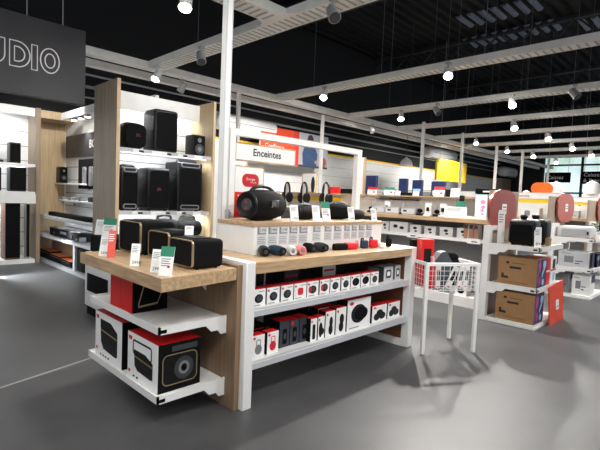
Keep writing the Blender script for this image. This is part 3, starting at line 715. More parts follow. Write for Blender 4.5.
for zt in (1.90, 1.155, .80):
    m = MB(); m.box((.001, .05, zt-.03), (W-.001, UD-.121, zt), 0); m.box((.001, .035, zt-.045), (W-.001, .05, zt+.004), 1)
    for k, (xa, wd) in enumerate(((.18, .12), (.42, .2), (.78, .1), (1.02, .12))): m.box((xa, .030, zt-.042), (xa+wd, .0352, zt-.002), 2); 
    for k, xa in enumerate((.25, .62, .85)): m.box((xa, .0285, zt-.036), (xa+.06, .0302, zt-.01), 3)
    sh_ = m.build('shelf', [WHITE, LGREY, PAPER, INK], t, smooth=False)
    MB().box((.05, .06, zt-.045), (W-.05, .085, zt-.031)).build('light_strip', LED, sh_)
MB().box((0, .03, 0), (W, UD-.1, .11)).build('plinth', BLKM, t)
def tower(lo, hi, label, style):
    lo, hi = V3(lo), V3(hi); s = hi-lo
    t = thing('party_speaker', label, 'speaker', lo, 0, 'big speakers in the tall shelving')
    bev = {'round': .09, 'tall': .035, 'cut': .04}.get(style, .02)
    MB().box((0, 0, .008), (s.x, s.y, s.z-(.03 if style == 'handle' else 0)), bev=min(bev, s.x*.3), seg=4).build('cabinet', BLKP, t)
    m = MB(); r = min(bev, s.x*.28)
    m.prism(rr(s.x*.84, s.z*(.72 if style == 'handle' else .86), r*.8+.01, 5, s.x/2, s.z*(.47 if style == 'handle' else .5)), (0, -.008, 0), X, Z, Y*.02); gr = m.build('grille', BLK, t)
    if style == 'handle':
        P = [(s.x*.1, s.y*.3, s.z-.06), (s.x*.14, s.y*.3, s.z-.012), (s.x*.22, s.y*.3, s.z-.004), (s.x*.78, s.y*.3, s.z-.004), (s.x*.86, s.y*.3, s.z-.012), (s.x*.9, s.y*.3, s.z-.06)]
        MB().tube(P, .02, seg=8).build('handle', BLKP, t)
        for zz in (.055, s.z*.9): MB().ribbon(rr(s.x*.72, .05, .02, 4, s.x/2, zz), .012, (0, -.013, 0), X, Z, Y*.012).build('light_bar', mat('chrome_bar', (150, 152, 156), .35, metal=.7), t)
    if style in ('round', 'cut'):
        m = MB(); k = .6 if style == 'round' else .5
        m.text('JBL', .05, (s.x*k, -.0095, s.z*.48), X, Z, V3((0, 0, 0)), 0, 'CENTER'); m.build('badge', mat('dim_red', (110, 40, 34), .5), gr)
    if style == 'two':
        m = MB(); m.cyl((s.x/2, -.012, s.z*.33), (s.x/2, -.004, s.z*.33), s.x*.34, mi=0, seg=20); m.cyl((s.x/2, -.016, s.z*.33), (s.x/2, -.010, s.z*.33), s.x*.16, mi=1); m.cyl((s.x/2, -.012, s.z*.75), (s.x/2, -.004, s.z*.75), s.x*.15, mi=1)
        m.build('driver', [DRK, MGREY], t)
    for a in (.15, .85):
        for b in (.15, .85): MB().cyl((s.x*a, s.y*b, 0), (s.x*a, s.y*b, .012), .02, seg=10).build('foot', BLKM, t)
    return t
def tw(u0, u1, vt, zt, dep, label, style, y=UY+.09):
    a, b = AY(u0, vt, y), AY(u1, vt, y)
    tower((a.x, y, zt), (b.x, y+dep, AY((u0+u1)/2, vt, y).z), label, style)
tw(124, 148, 122, 1.90, .26, 'rounded wide black speaker on the top shelf of the tall shelving', 'round')
tw(155, 179, 110, 1.90, .32, 'tallest square-cut black speaker on the top shelf', 'tall')
tw(193, 206, 135, 1.90, .2, 'small two-cone black speaker at the right end of the top shelf', 'two')
tw(121.5, 139, 165, 1.155, .3, 'black tower speaker with a handle at the left of the lit middle shelf', 'handle')
tw(148, 171, 168, 1.155, .3, 'black tower speaker with cut corners in the middle of the lit middle shelf', 'cut')
tw(178, 203, 160.5, 1.155, .34, 'largest black tower speaker with a handle, right on the middle shelf', 'handle')
# low shelf of the same shelving: dark rounded gadgets and a cream box
p = AY(190, 236, UY+.2)
t = thing('portable_speaker', 'black dome shaped speaker with an orange end behind the side counter', 'speaker', (AY(187, 230, 5.4).x, 5.4, .80))
MB().lathe([(.06, -.19), (.1, -.17), (.12, -.08), (.12, .08), (.1, .17), (.06, .19)], (0, 0, .12), X).build('body', BLK, t)
MB().lathe([(.06, 0), (.085, .01), (.09, .03), (.06, .04)], (-.19, 0, .12), -X).build('end_cap', ORB, t)
MB().tube([(-.13, 0, .2), (-.1, 0, .27), (0, 0, .29), (.1, 0, .27), (.13, 0, .2)], .018).build('handle', BLKP, t)
t = thing('portable_speaker', 'black rounded speaker behind the largest gold-edged one, on the low lit shelf', 'speaker', (AY(164, 230, 5.4).x, 5.4, .80))
MB().lathe([(.06, -.17), (.11, -.15), (.125, -.08), (.125, .08), (.11, .15), (.06, .17)], (0, 0, .125), X).build('body', BLK, t)
MB().tube([(-.11, 0, .2), (-.09, 0, .28), (0, 0, .3), (.09, 0, .28), (.11, 0, .2)], .018).build('handle', BLKP, t)
t = thing('table_speaker', 'cream oval speaker standing at the right of the low lit shelf', 'speaker', (AY(199, 230, 5.45).x, 5.45, .80))
MB().lathe([(.09, 0), (.1, .02), (.1, .3), (.085, .34), (.03, .36)], (0, 0, 0.01), Z).build('body', mat('cream_fabric', (226, 214, 180), .7), t)
MB().cyl((0, 0, 0), (0, 0, .012), .085).build('foot', DRK, t)
# narrow accessory rail right of the shelving
t = thing('accessory_rack', 'narrow white rack of grey blister packs behind the tall post', 'rack', (3.62, 5.3, 0))
MB().box((0, .12, 0), (.55, .15, 2.1)).build('back_board', WALLW, t)
MB().box((-.001, .05, 0), (.551, .12, .75)).build('base', WHITE, t)
for k in range(5):
    m = MB(); m.box((.02, .10, 1.14+.17*k), (.09, .12, 1.28+.17*k), 0, .004); m.box((.03, .096, 1.16+.17*k), (.08, .1, 1.22+.17*k), 1); tag(m.build('blister_pack', [GREY, DRK], loc=(3.62, 5.3, 0)), '%s grey blister pack up the narrow rack left of the tall post' % ['lowest', 'second lowest', 'middle', 'second highest', 'highest'][k], 'pack', 'blister packs on the narrow rack')
# ================================================================== LEFT ALCOVE
# white shelf unit on the back wall
t = thing('wall_shelving', 'white lit wall shelving with floor standing speaker at the far left', 'shelving', (-.4, 9.2, 0))
o = V3((-.4, 9.2, 0)); XE = 2.48+.4
m = MB(); m.box((0, .55, .08), (XE, .6, 2.66), 0)
for k in range(9): m.box((0, .547, .25+.27*k), (XE, .551, .263+.27*k), 1)
m.build('slat_back', [WALLW, INKG], t, smooth=False)
zt_, zb2 = 2.82, 2.67
MB().box((0, .12, zb2), (XE, .16, zt_)).box((0, .16, zt_-.04), (XE, .6, zt_)).build('header_board', WHITE, t)
MB().box((.1, .2, zb2+.02), (XE-.1, .25, zb2+.05)).build('light_strip', LED, t)
for zt, th, d in ((1.80, .05, .0), (1.30, .045, .0)):
    MB().box((0, d, zt-th), (XE-.02, .55, zt)).build('shelf', WHITE, t)
    MB().box((.1, .36, zt-th-.015), (XE-.1, .4, zt-th-.001)).build('light_strip', LED, t)
MB().box((0, 0, 1.09), (XE-.01, .03, 1.255)).build('shelf_apron', WHITE, t)
MB().box((0, 0, 0), (XE-.02, .6, .075)).build('plinth', WHITE, t)
MB().box((XE, .02, 0), (XE+.07, .6, 2.82)).build('side_panel', WOODZ, t)
def bx(name, lo, hi, label, cat, mt, mt2=None, group=None, parts=True):
    lo, hi = V3(lo), V3(hi); s = hi-lo
    t = thing(name, label, cat, lo, 0, group)
    MB().box((0, 0, .006), s, bev=.008, seg=2).build('cabinet', mt2 or mt, t)
    MB().box((.006, -.008, .03), (s.x-.006, 0, s.z-.02), bev=.004, seg=1).build('grille', mt, t)
    MB().box((.01, .01, 0), (s.x-.01, s.y-.01, .006)).build('foot', BLKM, t)
    return t
walnut = mat('walnut_side', (104, 74, 54), .5)
def wl(u0, u1, vt, z, dep, label, name='bookshelf_speaker', y=9.26, mt2=None):
    a, b = AY(u0, vt, y), AY(u1, vt, y)
    return bx(name, (a.x, y, z), (b.x, y+dep, AY((u0+u1)/2, vt, y).z), label, 'speaker', BLK, mt2, 'speakers on the far left wall shelving')
wl(10, 21, 142.5, 1.80, .22, 'black speaker on the upper shelf of the far left wall shelving', mt2=BLKP)
wl(10, 26.5, 167, 1.30, .24, 'wide black speaker on the second shelf at the far left', mt2=BLKP)
wl(-6, 1.5, 167, 1.30, .24, 'black speaker cut by the left picture edge on the second shelf', mt2=BLKP)
wl(5, 20.5, 199.5, .076, .3, 'slim black floor standing speaker with walnut sides on the white plinth', 'floor_speaker', mt2=walnut)
wl(26, 30, 203, .076, .12, 'narrow grey column speaker standing right of the floor standing speaker', 'column_speaker', y=9.3, mt2=GREY)
t = thing('cable_clip', 'small dark gadget lying on the upper shelf at the picture edge', 'gadget', (AY(1, 160, 9.4).x, 9.4, 1.80))
MB().box((-.12, 0, 0), (.04, .1, .05), bev=.01).build('body', BLKP, t); MB().cyl((.04, .05, .03), (.16, .05, .035), .008).build('plug', DRK, t)
# oak back and header of the side bay
struct(MB().box((2.56, 9.78, 0), (3.14, 9.845, 2.78)).build('wall_left_oak', WOODL), 'oak boarded piece of the back wall')
struct(MB().box((2.56, 9.25, 2.66), (3.14, 9.8, 2.80)).build('trim_2', WOODL), 'pale oak soffit above the oak piece')
# side bay running towards the table: base shelves at x = 2.6, back at x = 3.15
BXX, BB = 2.6, 3.15
t = thing('bay_shelving', 'side bay with a charcoal sign, lit white slats and two long shelves', 'shelving', (BXX, 6.1, 0))
Lb = 9.76-6.1
m = MB(); m.box((BB-BXX, 0, 0), (BB-BXX+.06, Lb, 2.78), 0)
for k in range(7): m.box((BB-BXX-.003, 0, .3+.25*k), (BB-BXX, Lb, .312+.25*k), 1)
m.build('slat_back', [WALLW, INKG], t, smooth=False)
z1, z2 = AX(98, 119, 3.05).z, AX(98, 101, 3.05).z
MB().box((.1, .6, 2.575), (.14, 2.52, 2.695)).box((.14, .6, 2.67), (.545, 2.52, 2.695)).build('header_board', WHITE, t)
zs1, zs0 = AX(98, 131, 3.13).z, AX(98, 155.5, 3.13).z
m = MB(); m.box((.515, 0, zs0), (.545, Lb-.1, zs1), 0)
yb = AX(88.5, 142, 3.1).y-6.1
m.text('BOSE', .2, (.513, yb, (zs0+zs1)/2-.06), -Y, Z, V3((0, 0, 0)), 1)
m.build('brand_board', [SIGNBLK, PAPER], t, smooth=False)
for zt in (.87, .52):
    MB().box((.0, 0, zt-.045), (.545, Lb-.02, zt)).build('shelf', LGREY, t)
    MB().box((.36, .05, zt-.06), (.39, Lb-.1, zt-.046)).build('light_strip', LED, t)
MB().box((0, 0, 0), (.545, Lb-.02, .06)).build('plinth', GREY, t)
MB().box((.3, 0, .061), (.33, Lb-.03, .474)).build('low_back', WOODD, t)
MB().box((.02, 1.55, .061), (.1, 1.63, .474)).build('divider_post', LGREY, t)
for k, (u, v) in enumerate(((77, 118), (84, 115), (91, 113))):
    p = AX(u, v, 3.0)
    t = thing('downlight', ['left one of three small downlights over the charcoal sign', 'middle one of three small downlights over the charcoal sign', 'right one of three small downlights over the charcoal sign'][k], 'downlight', (2.95, p.y, 2.668), 0, 'downlights in the side bay header')
    MB().cyl((0, 0, -.05), (0, 0, 0), .05).build('ring', GREY, t); MB().cyl((0, 0, -.055), (0, 0, -.049), .04).build('lens', LENS, t)
# goods in the bay
a, b = AX(51, 218, 2.75), AX(93, 226, 2.75)
t = thing('soundbar', 'long black soundbar on the upper lit shelf of the side bay', 'soundbar', (2.7, b.y, .87))
MB().box((0, 0, .006), (.12, a.y-b.y, .075), bev=.015).build('body', BLK, t); MB().box((.02, .02, 0), (.1, a.y-b.y-.02, .006)).build('foot', BLKM, t)
a, b = AX(49, 240, 2.65), AX(78, 247, 2.65)
t = thing('amplifier', 'black amplifier with knobs on the lower shelf of the side bay', 'amplifier', (2.66, b.y, .52))
MB().box((0, 0, .012), (.36, a.y-b.y, .155), bev=.006).build('case', BLKP, t)
m = MB(); m.box((-.004, .01, .02), (0, a.y-b.y-.01, .15), 0); [m.cyl((-.02, (a.y-b.y)*k, .07), (-.004, (a.y-b.y)*k, .07), .025, mi=1) for k in (.2, .8)]; m.box((-.006, (a.y-b.y)*.4, .08), (-.003, (a.y-b.y)*.6, .12), 2)
m.build('front_panel', [BLKM, DRK, MGREY], t)
[MB().cyl((xx, (a.y-b.y)*k, 0), (xx, (a.y-b.y)*k, .012), .02).build('foot', BLKM, t) for xx in (.04, .3) for k in (.12, .88)]
p = AX(80, 243, 2.7)
t = thing('camera_gadget', 'small silver gadget right of the amplifier on the lower shelf', 'gadget', (2.66, p.y, .52)); MB().box((0, -.06, 0), (.12, .06, .09), bev=.012).build('body', GREY, t); MB().cyl((-.02, 0, .045), (0, 0, .045), .03).build('lens_ring', DRK, t)
for k, (u, lab) in enumerate(((44, 'leftmost flat dark carton with an orange top under the side bay shelves'), (54, 'second flat dark carton with an orange top under the side bay shelves'), (64, 'third flat dark carton with an orange top under the side bay shelves'))):
    p = AX(u, 266, 2.66)
    carton('flat_carton', lab, (2.66, p.y-.32, .06), (2.86, p.y+.32, .06+(.15, .12, .1)[k]), 'x', (BLKM, mat('burnt_orange', (180, 96, 40), .5), BLKM), [('rect', .1, .7, .9, .8, DRK)], 'flat cartons under the side bay')
p = AX(79, 262, 2.66)
bx('subwoofer', (2.66, p.y-.2, .06), (2.86, p.y+.16, .44), 'black subwoofer under the side bay right of the white divider', 'speaker', BLKM)
# little wall shelves
def wshelf(u0, u1, v, x, d, label):
    a, b = AX(u0, v, x), AX(u1, v, x); y0, y1 = sorted((a.y, b.y)); z = (a.z+b.z)/2
    t = thing('wall_shelf', label, 'shelf', (x, y0, z), 0, 'short shelves in the side bay'); MB().box((0, 0, -.03), (BB-x-.003, y1-y0, 0), bev=.004).build('board', WHITE, t); MB().box((BB-x-.04, .03, -.12), (BB-x-.003, .06, -.031)).box((BB-x-.04, y1-y0-.06, -.12), (BB-x-.003, y1-y0-.03, -.031)).build('bracket', GREY, t)
    return z, y0, y1
z, y0, y1 = wshelf(51, 80, 183, 2.95, .2, 'upper short white shelf carrying a small black speaker')
p = AX(59, 180, 3.0)
tower((2.98, p.y-.12, z), (3.12, p.y+.12, z+.32), 'small black speaker on the upper short white shelf of the side bay', 'two')
z, y0, y1 = wshelf(58, 97, 201, 2.85, .2, 'lower short white shelf with remotes in the side bay')
for k, (u, w, h) in enumerate(((62, .12, .05), (70, .16, .06), (80, .1, .07), (92, .28, .08))):
    p = AX(u, 200, 2.9)
    yy = min(max(p.y, y0+w/2+.01), y1-w/2-.01)
    tag(MB().box((0, -w/2, 0), (.12, w/2, h), 0, .012).box((.02, -w*.3, h), (.1, w*.3, h+.004), 1).build('remote_speaker', [BLKP if k == 3 else MGREY, DRK], loc=(2.88, yy, z)), ['small grey gadget at the left of the lower short shelf', 'flat grey gadget second on the lower short shelf', 'grey cube gadget third on the lower short shelf', 'wide black speaker at the right of the lower short shelf'][k], 'gadget', 'gadgets on the lower short shelf')
# black display panel with silver remotes
a, b = AX(80, 158, 3.1), AX(98, 190, 3.1); zt, zb3 = AX(88, 159, 3.1).z, AX(88, 189, 3.1).z
t = thing('remote_display', 'black demo panel with silver remotes in the side bay', 'panel', (3.07, b.y, zb3))
MB().box((0, 0, 0), (.07, a.y-b.y, zt-zb3), bev=.01).build('board', BLKM, t)
[MB().prism(rr(.12, .34, .03, 4, (a.y-b.y)*k, (zt-zb3)*.42), (-.03, 0, 0), Y, Z, X*.03).build('remote', GREY, t) for k in (.25, .6)]
card(V3((2.68, AX(97, 226, 2.7).y, .87)), .14, .14, 200, 'white price card right of the soundbar on the side bay shelf')
# ------------------------------------------------------------------ hanging AUDIO sign
SY = 5.5
a, b, c = AY(0, 8, SY), AY(86, 31, SY), AY(85.5, 104, SY)
x0 = -.55; zt, zb4 = (a.z+b.z)/2, (AY(0, 92.5, SY).z+c.z)/2
t = thing('hanging_sign', 'large charcoal hanging sign with outlined white AUDIO lettering', 'sign', (x0, SY, zb4))
SW, SH = b.x-x0, zt-zb4
MB().box((0, 0, 0), (SW, .1, SH), bev=.003, seg=1).build('board', SIGNBLK, t)
m = MB(); o = V3((0, -.004, 0)); n = Y*.004; wd = .012
def px2(u, v): q_ = AY(u, v, SY); return (q_.x-x0, q_.z-zb4)
zL0, zL1 = px2(35, 68)[1], px2(35, 45)[1]
zL0, zL1 = SH*.5-.135, SH*.5+.125
def seg_arc(cx, cy, r, a0, a1, n_=14): return [(cx+r*math.cos(A(a0+(a1-a0)*k/n_)), cy+r*math.sin(A(a0+(a1-a0)*k/n_))) for k in range(n_+1)]
H = zL1-zL0
xo, xi, xd, xu = px2(50, 61)[0], px2(34.5, 58)[0], px2(9.5, 52)[0], px2(3, 50)[0]
# O
for r_ in (H/2, H/2-.055): m.ribbon([(xo+(a_-xo)*(.72 if r_ == H/2 else .66), b_) for a_, b_ in seg_arc(xo, zL0+H/2, r_, 0, 360, 26)[:-1]], wd, o, X, Z, n)
# I
m.ribbon(rect(xi-.027, zL0, xi+.027, zL1), wd, o, X, Z, n)
# D
for g in (0, .055):
    R_ = H/2-g; m.ribbon([(xd+g*.8, zL0+g)]+[(xd+.07+R_*.9*math.cos(A(q_)), zL0+H/2+R_*math.sin(A(q_))) for q_ in range(-90, 91, 12)]+[(xd+g*.8, zL1-g)], wd, o, X, Z, n)
# U
ux = xu-.085; R_ = .1
m.ribbon([(ux-R_, zL1), (ux-R_, zL0+R_)]+seg_arc(ux, zL0+R_, R_, 180, 360)[1:]+[(ux+R_, zL1), (ux+R_-.055, zL1), (ux+R_-.055, zL0+R_)]+seg_arc(ux, zL0+R_, R_-.055, 360, 180)[1:]+[(ux-R_+.055, zL1)], wd, o, X, Z, n)
# A
ax = ux-.3
m.ribbon([(ax-.16, zL0), (ax-.03, zL1), (ax+.03, zL1), (ax+.16, zL0), (ax+.1, zL0), (ax, zL0+H*.72), (ax-.1, zL0)], wd, o, X, Z, n)
m.build('lettering', PAPER, t, smooth=False)
m = MB()
for u in (27, 63): q_ = AY(u, 10, SY+.05); m.cyl((q_.x-x0, .05, SH), (q_.x-x0, .05, ZR-zb4-.1), .006, seg=6)
m.build('hanging_wire', GREY, t)
# ================================================================== POSTER on the back wall
PY = 9.0
a, b, c = AY(261, 128, PY), AY(298, 165, PY), AY(327, 167, PY)
zt = AY(294, 131, PY).z; zb5 = AY(300, 166.5, PY).z
t = thing('wall_poster', 'orange and photo poster of a man in a blue sweater above the white wall', 'poster', (a.x, PY, zb5))
PW, PH, PS = c.x-a.x, zt-zb5, b.x-a.x
MB().box((0, 0, 0), (PW, .05, PH)).build('board', PAPER, t)
m = MB(); m.box((0, -.004, 0), (PS, 0, PH), 0); m.box((PS-.2, -.005, 0), (PS, -.004, PH), 2)
m.text('La', .13, (.15, -.006, PH*.66), X, Z, V3((0, 0, 0)), 1); m.text('Confiance', .17, (.15, -.006, PH*.42), X, Z, V3((0, 0, 0)), 1)
m.build('orange_half', [mat('poster_orange', (226, 66, 22), .5), PAPER, mat('poster_red', (206, 52, 34), .5)], t, smooth=False)
m = MB(); m.box((PS, -.004, 0), (PW, 0, PH), 0); q_ = (PW-PS)
cx = PS+q_*.36
m.prism([(cx-.26, .02), (cx+.3, .02), (cx+.34, PH*.42), (cx+.2, PH*.66), (cx, PH*.7), (cx-.2, PH*.64), (cx-.3, PH*.4)], (0, -.004, 0), X, Z, V3((0, -.002, 0)), 1)
m.prism(ell(.11, .14, 16, cx+.02, PH*.79), (0, -.006, 0), X, Z, V3((0, -.002, 0)), 2); m.prism([(cx-.11, PH*.8)]+[(cx+.02+.13*math.cos(A(k)), PH*.82+.15*math.sin(A(k))) for k in range(180, -1, -20)][::1], (0, -.008, 0), X, Z, V3((0, -.001, 0)), 3)
m.prism([(cx-.12, PH*.3), (cx+.24, PH*.16), (cx+.28, PH*.24), (cx-.08, PH*.42)], (0, -.006, 0), X, Z, V3((0, -.002, 0)), 4); m.prism(ell(.06, .05, 10, cx+.28, PH*.18), (0, -.008, 0), X, Z, V3((0, -.001, 0)), 2)
m.box((PS+q_*.7, -.006, PH*.2), (PS+q_*.82, -.004, PH*.5), 3); m.prism(ell(.1, .14, 12, PW-.16, PH*.2), (0, -.005, 0), X, Z, V3((0, -.001, 0)), 5); m.box((PS, -.005, 0), (PW, -.004, PH*.06), 3)
m.build('photo_half', [mat('photo_grey', (160, 164, 168), .5), mat('photo_blue', (52, 74, 108), .6), mat('photo_skin', (196, 146, 120), .6), mat('photo_dark', (52, 48, 48), .6), mat('photo_blue_dark', (58, 80, 116), .6), mat('photo_rust', (150, 78, 58), .6)], t, smooth=False)
# yellow hanging board
YY = 7.0
a, b = AY(437.5, 158, YY), AY(467, 164, YY); zt = (a.z+b.z)/2; zb5 = AY(451, 181.5, YY).z
t = thing('hanging_board', 'yellow hanging board with grey lettering in front of the back wall', 'sign', (a.x, YY, zb5))
BW, BH = b.x-a.x, zt-zb5
MB().box((0, 0, 0), (BW, .06, BH), bev=.004, seg=1).build('board', YEL, t)
m = MB(); tx = mat('khaki_letter', (104, 84, 34), .6); m.text('les', .17, (BW*.36, -.003, BH*.58), X, Z, V3((0, 0, 0))); m.text('essentiels', .25, (BW*.28, -.003, BH*.30), X, Z, V3((0, 0, 0))); m.build('lettering', tx, t)
m = MB(); [m.cyl((BW*k, .03, BH), (BW*k, .03, ZR-zb5-.1), .006, seg=6) for k in (.1, .9)]; m.build('hanging_wire', GREY, t)
# till signs by the windows
for (u0, u1, v0, v1, tx, lab) in ((545.5, 570, 172.5, 182.5, 'Caisses', 'black hanging sign reading Caisses, left one before the far windows'), (582, 606, 171.5, 184, 'Caisses\n& Retraits', 'black hanging sign with two lines of lettering at the right picture edge')):
    xx = 22.5
    a, b = AX(u0, v0, xx), AX(u1, v1, xx); zt, z0 = AX((u0+u1)/2, v0, xx).z, AX((u0+u1)/2, v1, xx).z
    Wd = a.y-b.y
    t = thing('till_sign', lab, 'sign', (xx, b.y, z0), 0, 'black till signs')
    MB().box((0, 0, 0), (.05, Wd, zt-z0)).build('board', BLKM, t)
    m = MB()
    lines = tx.split('\n'); s_ = (zt-z0)*(.5 if len(lines) == 1 else .42)
    for k, l in enumerate(lines): m.text(l, s_, (-.004, Wd*.92, (zt-z0)*(.34 if len(lines) == 1 else .6-.46*k)), -Y, Z, V3((0, 0, 0)))
    m.build('lettering', PAPER, t)
    m = MB(); [m.cyl((.025, Wd*k, zt-z0), (.025, Wd*k, ZR-z0-.1), .008, seg=6) for k in (.1, .9)]; m.build('hanging_wire', GREY, t)
# ================================================================== GONDOLAS running along Y (first one behind the table)
def gondola(xf, ylen, label, hdr, xc=.5):
    """counter front at xf, near end at y = 2.25"""
    t = thing('shop_gondola', label, 'gondola', (xf, 2.25, 0))
    MB().box((-.2, 0, 0), (.72, .04, 1.60), bev=.002, seg=1).build('end_panel', WOODD if False else mat('taupe_oak', (150, 132, 116), .5, var=.16, scale=3, stretch=(12, 12, .8)), t)
    MB().box((0, .041, 1.155), (xc, ylen, 1.21), bev=.002, seg=1).build('counter', WOODY, t)
    m = MB(); m.box((.06, .041, .91), (xc, ylen, .935), 0); m.box((.045, .041, .895), (.06, ylen, .94), 1)
    m.build('shelf', [WHITE, PAPER], t)
    MB().box((.05, .041, 0), (xc, ylen, .14)).build('base_shelf', WHITE, t)
    MB().box((xc, .041, .0), (xc+.05, ylen, 1.2)).build('lower_back', MGREY, t)
    m = MB(); m.box((xc, .041, 1.211), (xc+.05, ylen, 1.485), 0); m.build('upper_back', WALLW, t)
    if not hdr: MB().box((xc-.18, .041, 1.486), (xc+.16, ylen, 1.505)).build('ledge', WOODY, t)
    if hdr:
        for h0, h1, tx in hdr:
            h0 -= 2.25; h1 -= 2.25
            m = MB(); m.box((xc-.03, h0, 1.56), (xc+.04, h1, 1.665), 0); m.box((xc-.012, h0, 1.50), (xc+.04, h1, 1.559), 1); m.box((xc-.035, h0, 1.666), (xc+.045, h1, 1.676), 2)
            hb = m.build('header_board', [WALLW, YEL, WOODY], t, smooth=False)
            MB().text(tx, .07, (xc-.032, h1-.12, 1.59), -Y, Z, V3((0, 0, 0))).build('lettering', INK, hb)
    return t
G1, G2, G3 = 5.9, 8.3, 10.9
gondola(G1, 4.6, 'first shop gondola with an oak counter, behind the wire basket', None)
gondola(G2, 4.2, 'second shop gondola with a white header, behind the first one', [(2.3, 3.6, 'Produits reconditionnés'), (3.65, 6.3, 'Montres connectées')])
gondola(G3, 3.8, 'third shop gondola with a white header at the right picture edge', [(2.3, 4.4, 'Accessoires')])
def endcap(x, label, lvls=(.05, .47, .94), w=.92, rail=True):
    t = thing('endcap_shelves', label, 'shelf', (x, 1.6, 0))
    d = 2.249-1.6
    MB().box((0, d-.08, 0), (.075, d, 1.16)).build('post', WHITE, t); MB().box((w-.0, d-.08, 0), (w+.06, d, .95)).build('post', WHITE, t)
    if rail: MB().box((.076, d-.06, 1.10), (.34, d, 1.16)).build('top_rail', WHITE, t)
    MB().box((.076, d-.02, .0), (w-.001, d, .94)).build('back_board', mat('taupe_oak', (150, 132, 116)), t)
    for zt in lvls:
        m = MB(); m.box((.012, .012, zt-.025), (w-.012, d-.081, zt), 0)
        if zt > .2:
            for xx in (0, w-.012): m.prism([(0, zt-.045), (d-.3, zt-.045), (d-.26, zt-.085), (d-.2, zt-.085), (d-.17, zt-.12), (d-.082, zt-.12), (d-.082, zt+.015), (0, zt+.015)], (xx, 0, 0), Y, Z, X*.012, 0)
            m.box((.0, 0, zt-.045), (w, .012, zt+.015), 0); m.box((-.002, .03, zt-.03), (0, .07, zt-.012), 1); m.box((.02, -.002, zt-.03), (.06, 0, zt-.012), 1)
        else: m.box((0, 0, 0), (w, d-.081, zt-.026), 0)
        if zt > .9: m.box((.013, .013, zt), (w-.013, d-.1, zt+.006), 2)
        m.build('shelf', [WHITE, BLKM, WOODX], t, smooth=False)
    return t
endcap(5.5, 'white end shelves holding two kraft cartons and two black fryers')
endcap(8.12, 'white end shelves of the second gondola holding a grey printer and cartons')
endcap(10.75, 'white end shelves of the third gondola at the right picture edge')
def disc(cx, w, zc, h, label, y=2.22, mt=TERRA):
    t = thing('rounded_board', label, 'sign', (cx, y, zc), 0, 'terracotta boards on the gondola ends')
    P = [(w/2*math.copysign(abs(math.cos(a_))**.78, math.cos(a_)), h/2*math.copysign(abs(math.sin(a_))**.78, math.sin(a_))) for a_ in [2*PI*k/40 for k in range(40)]]
    MB().prism(P, (0, -.02, 0), X, Z, Y*.03).build('board', mt, t)
    m = MB(); m.box((-.07, -.026, -.06), (.07, -.021, .07), 0); m.box((-.05, -.0275, -.02), (.05, -.026, .0), 1); m.box((-.05, -.0275, .02), (.05, -.026, .04), 1); m.build('label_sheet', [PAPER, INKG], t)
    return t
a, b = AY(490, 210, 2.2), AY(516.5, 210, 2.2)
disc((a.x+b.x)/2, b.x-a.x, AY(503, 209.5, 2.2).z, AY(503, 190, 2.2).z-AY(503, 229.5, 2.2).z, 'terracotta rounded board on the first gondola end, behind the black fryers')
a, b = AY(558, 210, 2.2), AY(574, 210, 2.2)
disc((a.x+b.x)/2, b.x-a.x, AY(566, 208, 2.2).z, AY(566, 194, 2.2).z-AY(566, 223, 2.2).z, 'terracotta rounded board on the second gondola end, above the printer', mt=mat('rosy_acrylic', (164, 78, 66), .35, var=.06, scale=3))
disc(11.75, 1.0, 1.42, .58, 'terracotta rounded board cut by the right picture edge')
# leaning card before the first disc
card(AZ(508, 229, 1.17)-V3((0, 0, 0)) if False else V3((5.72, 2.12, .947)), .08, .42, 205, 'tall white leaflet leaning before the first terracotta board', tilt=16, group='leaflets')
# kraft cartons
def kraft(z, label, h):
    pic = [('ell', .2, .76, .29, .85, INK), ('rect', .36, .79, .7, .81, KRAFTD), ('rr', .3, .6, .6, .68, INK), ('rect', .1, .24, .16, .42, INK), ('rect', .14, .24, .28, .32, INK), ('rect', .2, .12, .8, .13, KRAFTD)]
    sd = [('rect', 0, 0, 1, 1, VIOL), ('line', .06, .1, .3, .9, .08, PURP), ('ell', .1, .55, .4, .95, PURP), ('ell', .2, .1, .42, .4, PURP), ('line', .5, .3, .95, .75, .06, SKYB), ('ell', .6, .66, .95, .94, SKYB), ('ell', .55, .08, .8, .3, SKYB), ('rect', .46, .05, .5, .95, DRK)]
    carton('printer_carton', label, (5.54, 1.625, z), (5.86, 2.06, z+h), 'x', (KRAFT, KRAFT, KRAFT), pic, 'kraft cartons on the end shelves', sidepics=sd)
kraft(.05, 'kraft printer carton with a colourful side on the lowest end shelf', .34)
kraft(.47, 'kraft printer carton with a colourful side on the middle end shelf', .335)
def fryer(x, y, label, ww=.28):
    t = thing('air_fryer', label, 'appliance', (x, y, .947), A(3), 'black fryers on the end shelf')
    MB().box((0, 0, .012), (.27, .30, .31), bev=.05, seg=4).build('body', BLKP, t)
    MB().prism(rr(.24, .22, .03, 4, .15, .14), (-.006, 0, 0), Y, Z, X*.02).build('basket_front', BLKM, t)
    MB().lathe([(.03, 0), (.04, .02), (.045, .04), (.035, .055)], (.12, .16, .308), Z).build('knob', BLKP, t)
    [MB().cyl((i, j, 0), (i, j, .014), .018).build('foot', BLKM, t) for i in (.05, .22) for j in (.05, .25)]
    MB().ribbon(rr(.2, .18, .03, 4, .15, .14), .005, (-.0075, 0, 0), Y, Z, X*.004).build('trim_ring', BLKM, t)
fryer(5.58, 1.69, 'black cube fryer with a knob at the corner of the end shelf')
fryer(6.0, 1.69, 'black cube fryer with a knob, behind the corner one')
card(V3((5.56, 1.645, .947)), .075, .24, 205, 'tall white price card before the corner black fryer', tilt=18, price='89€')
p = V3((5.92, 1.64, .947))
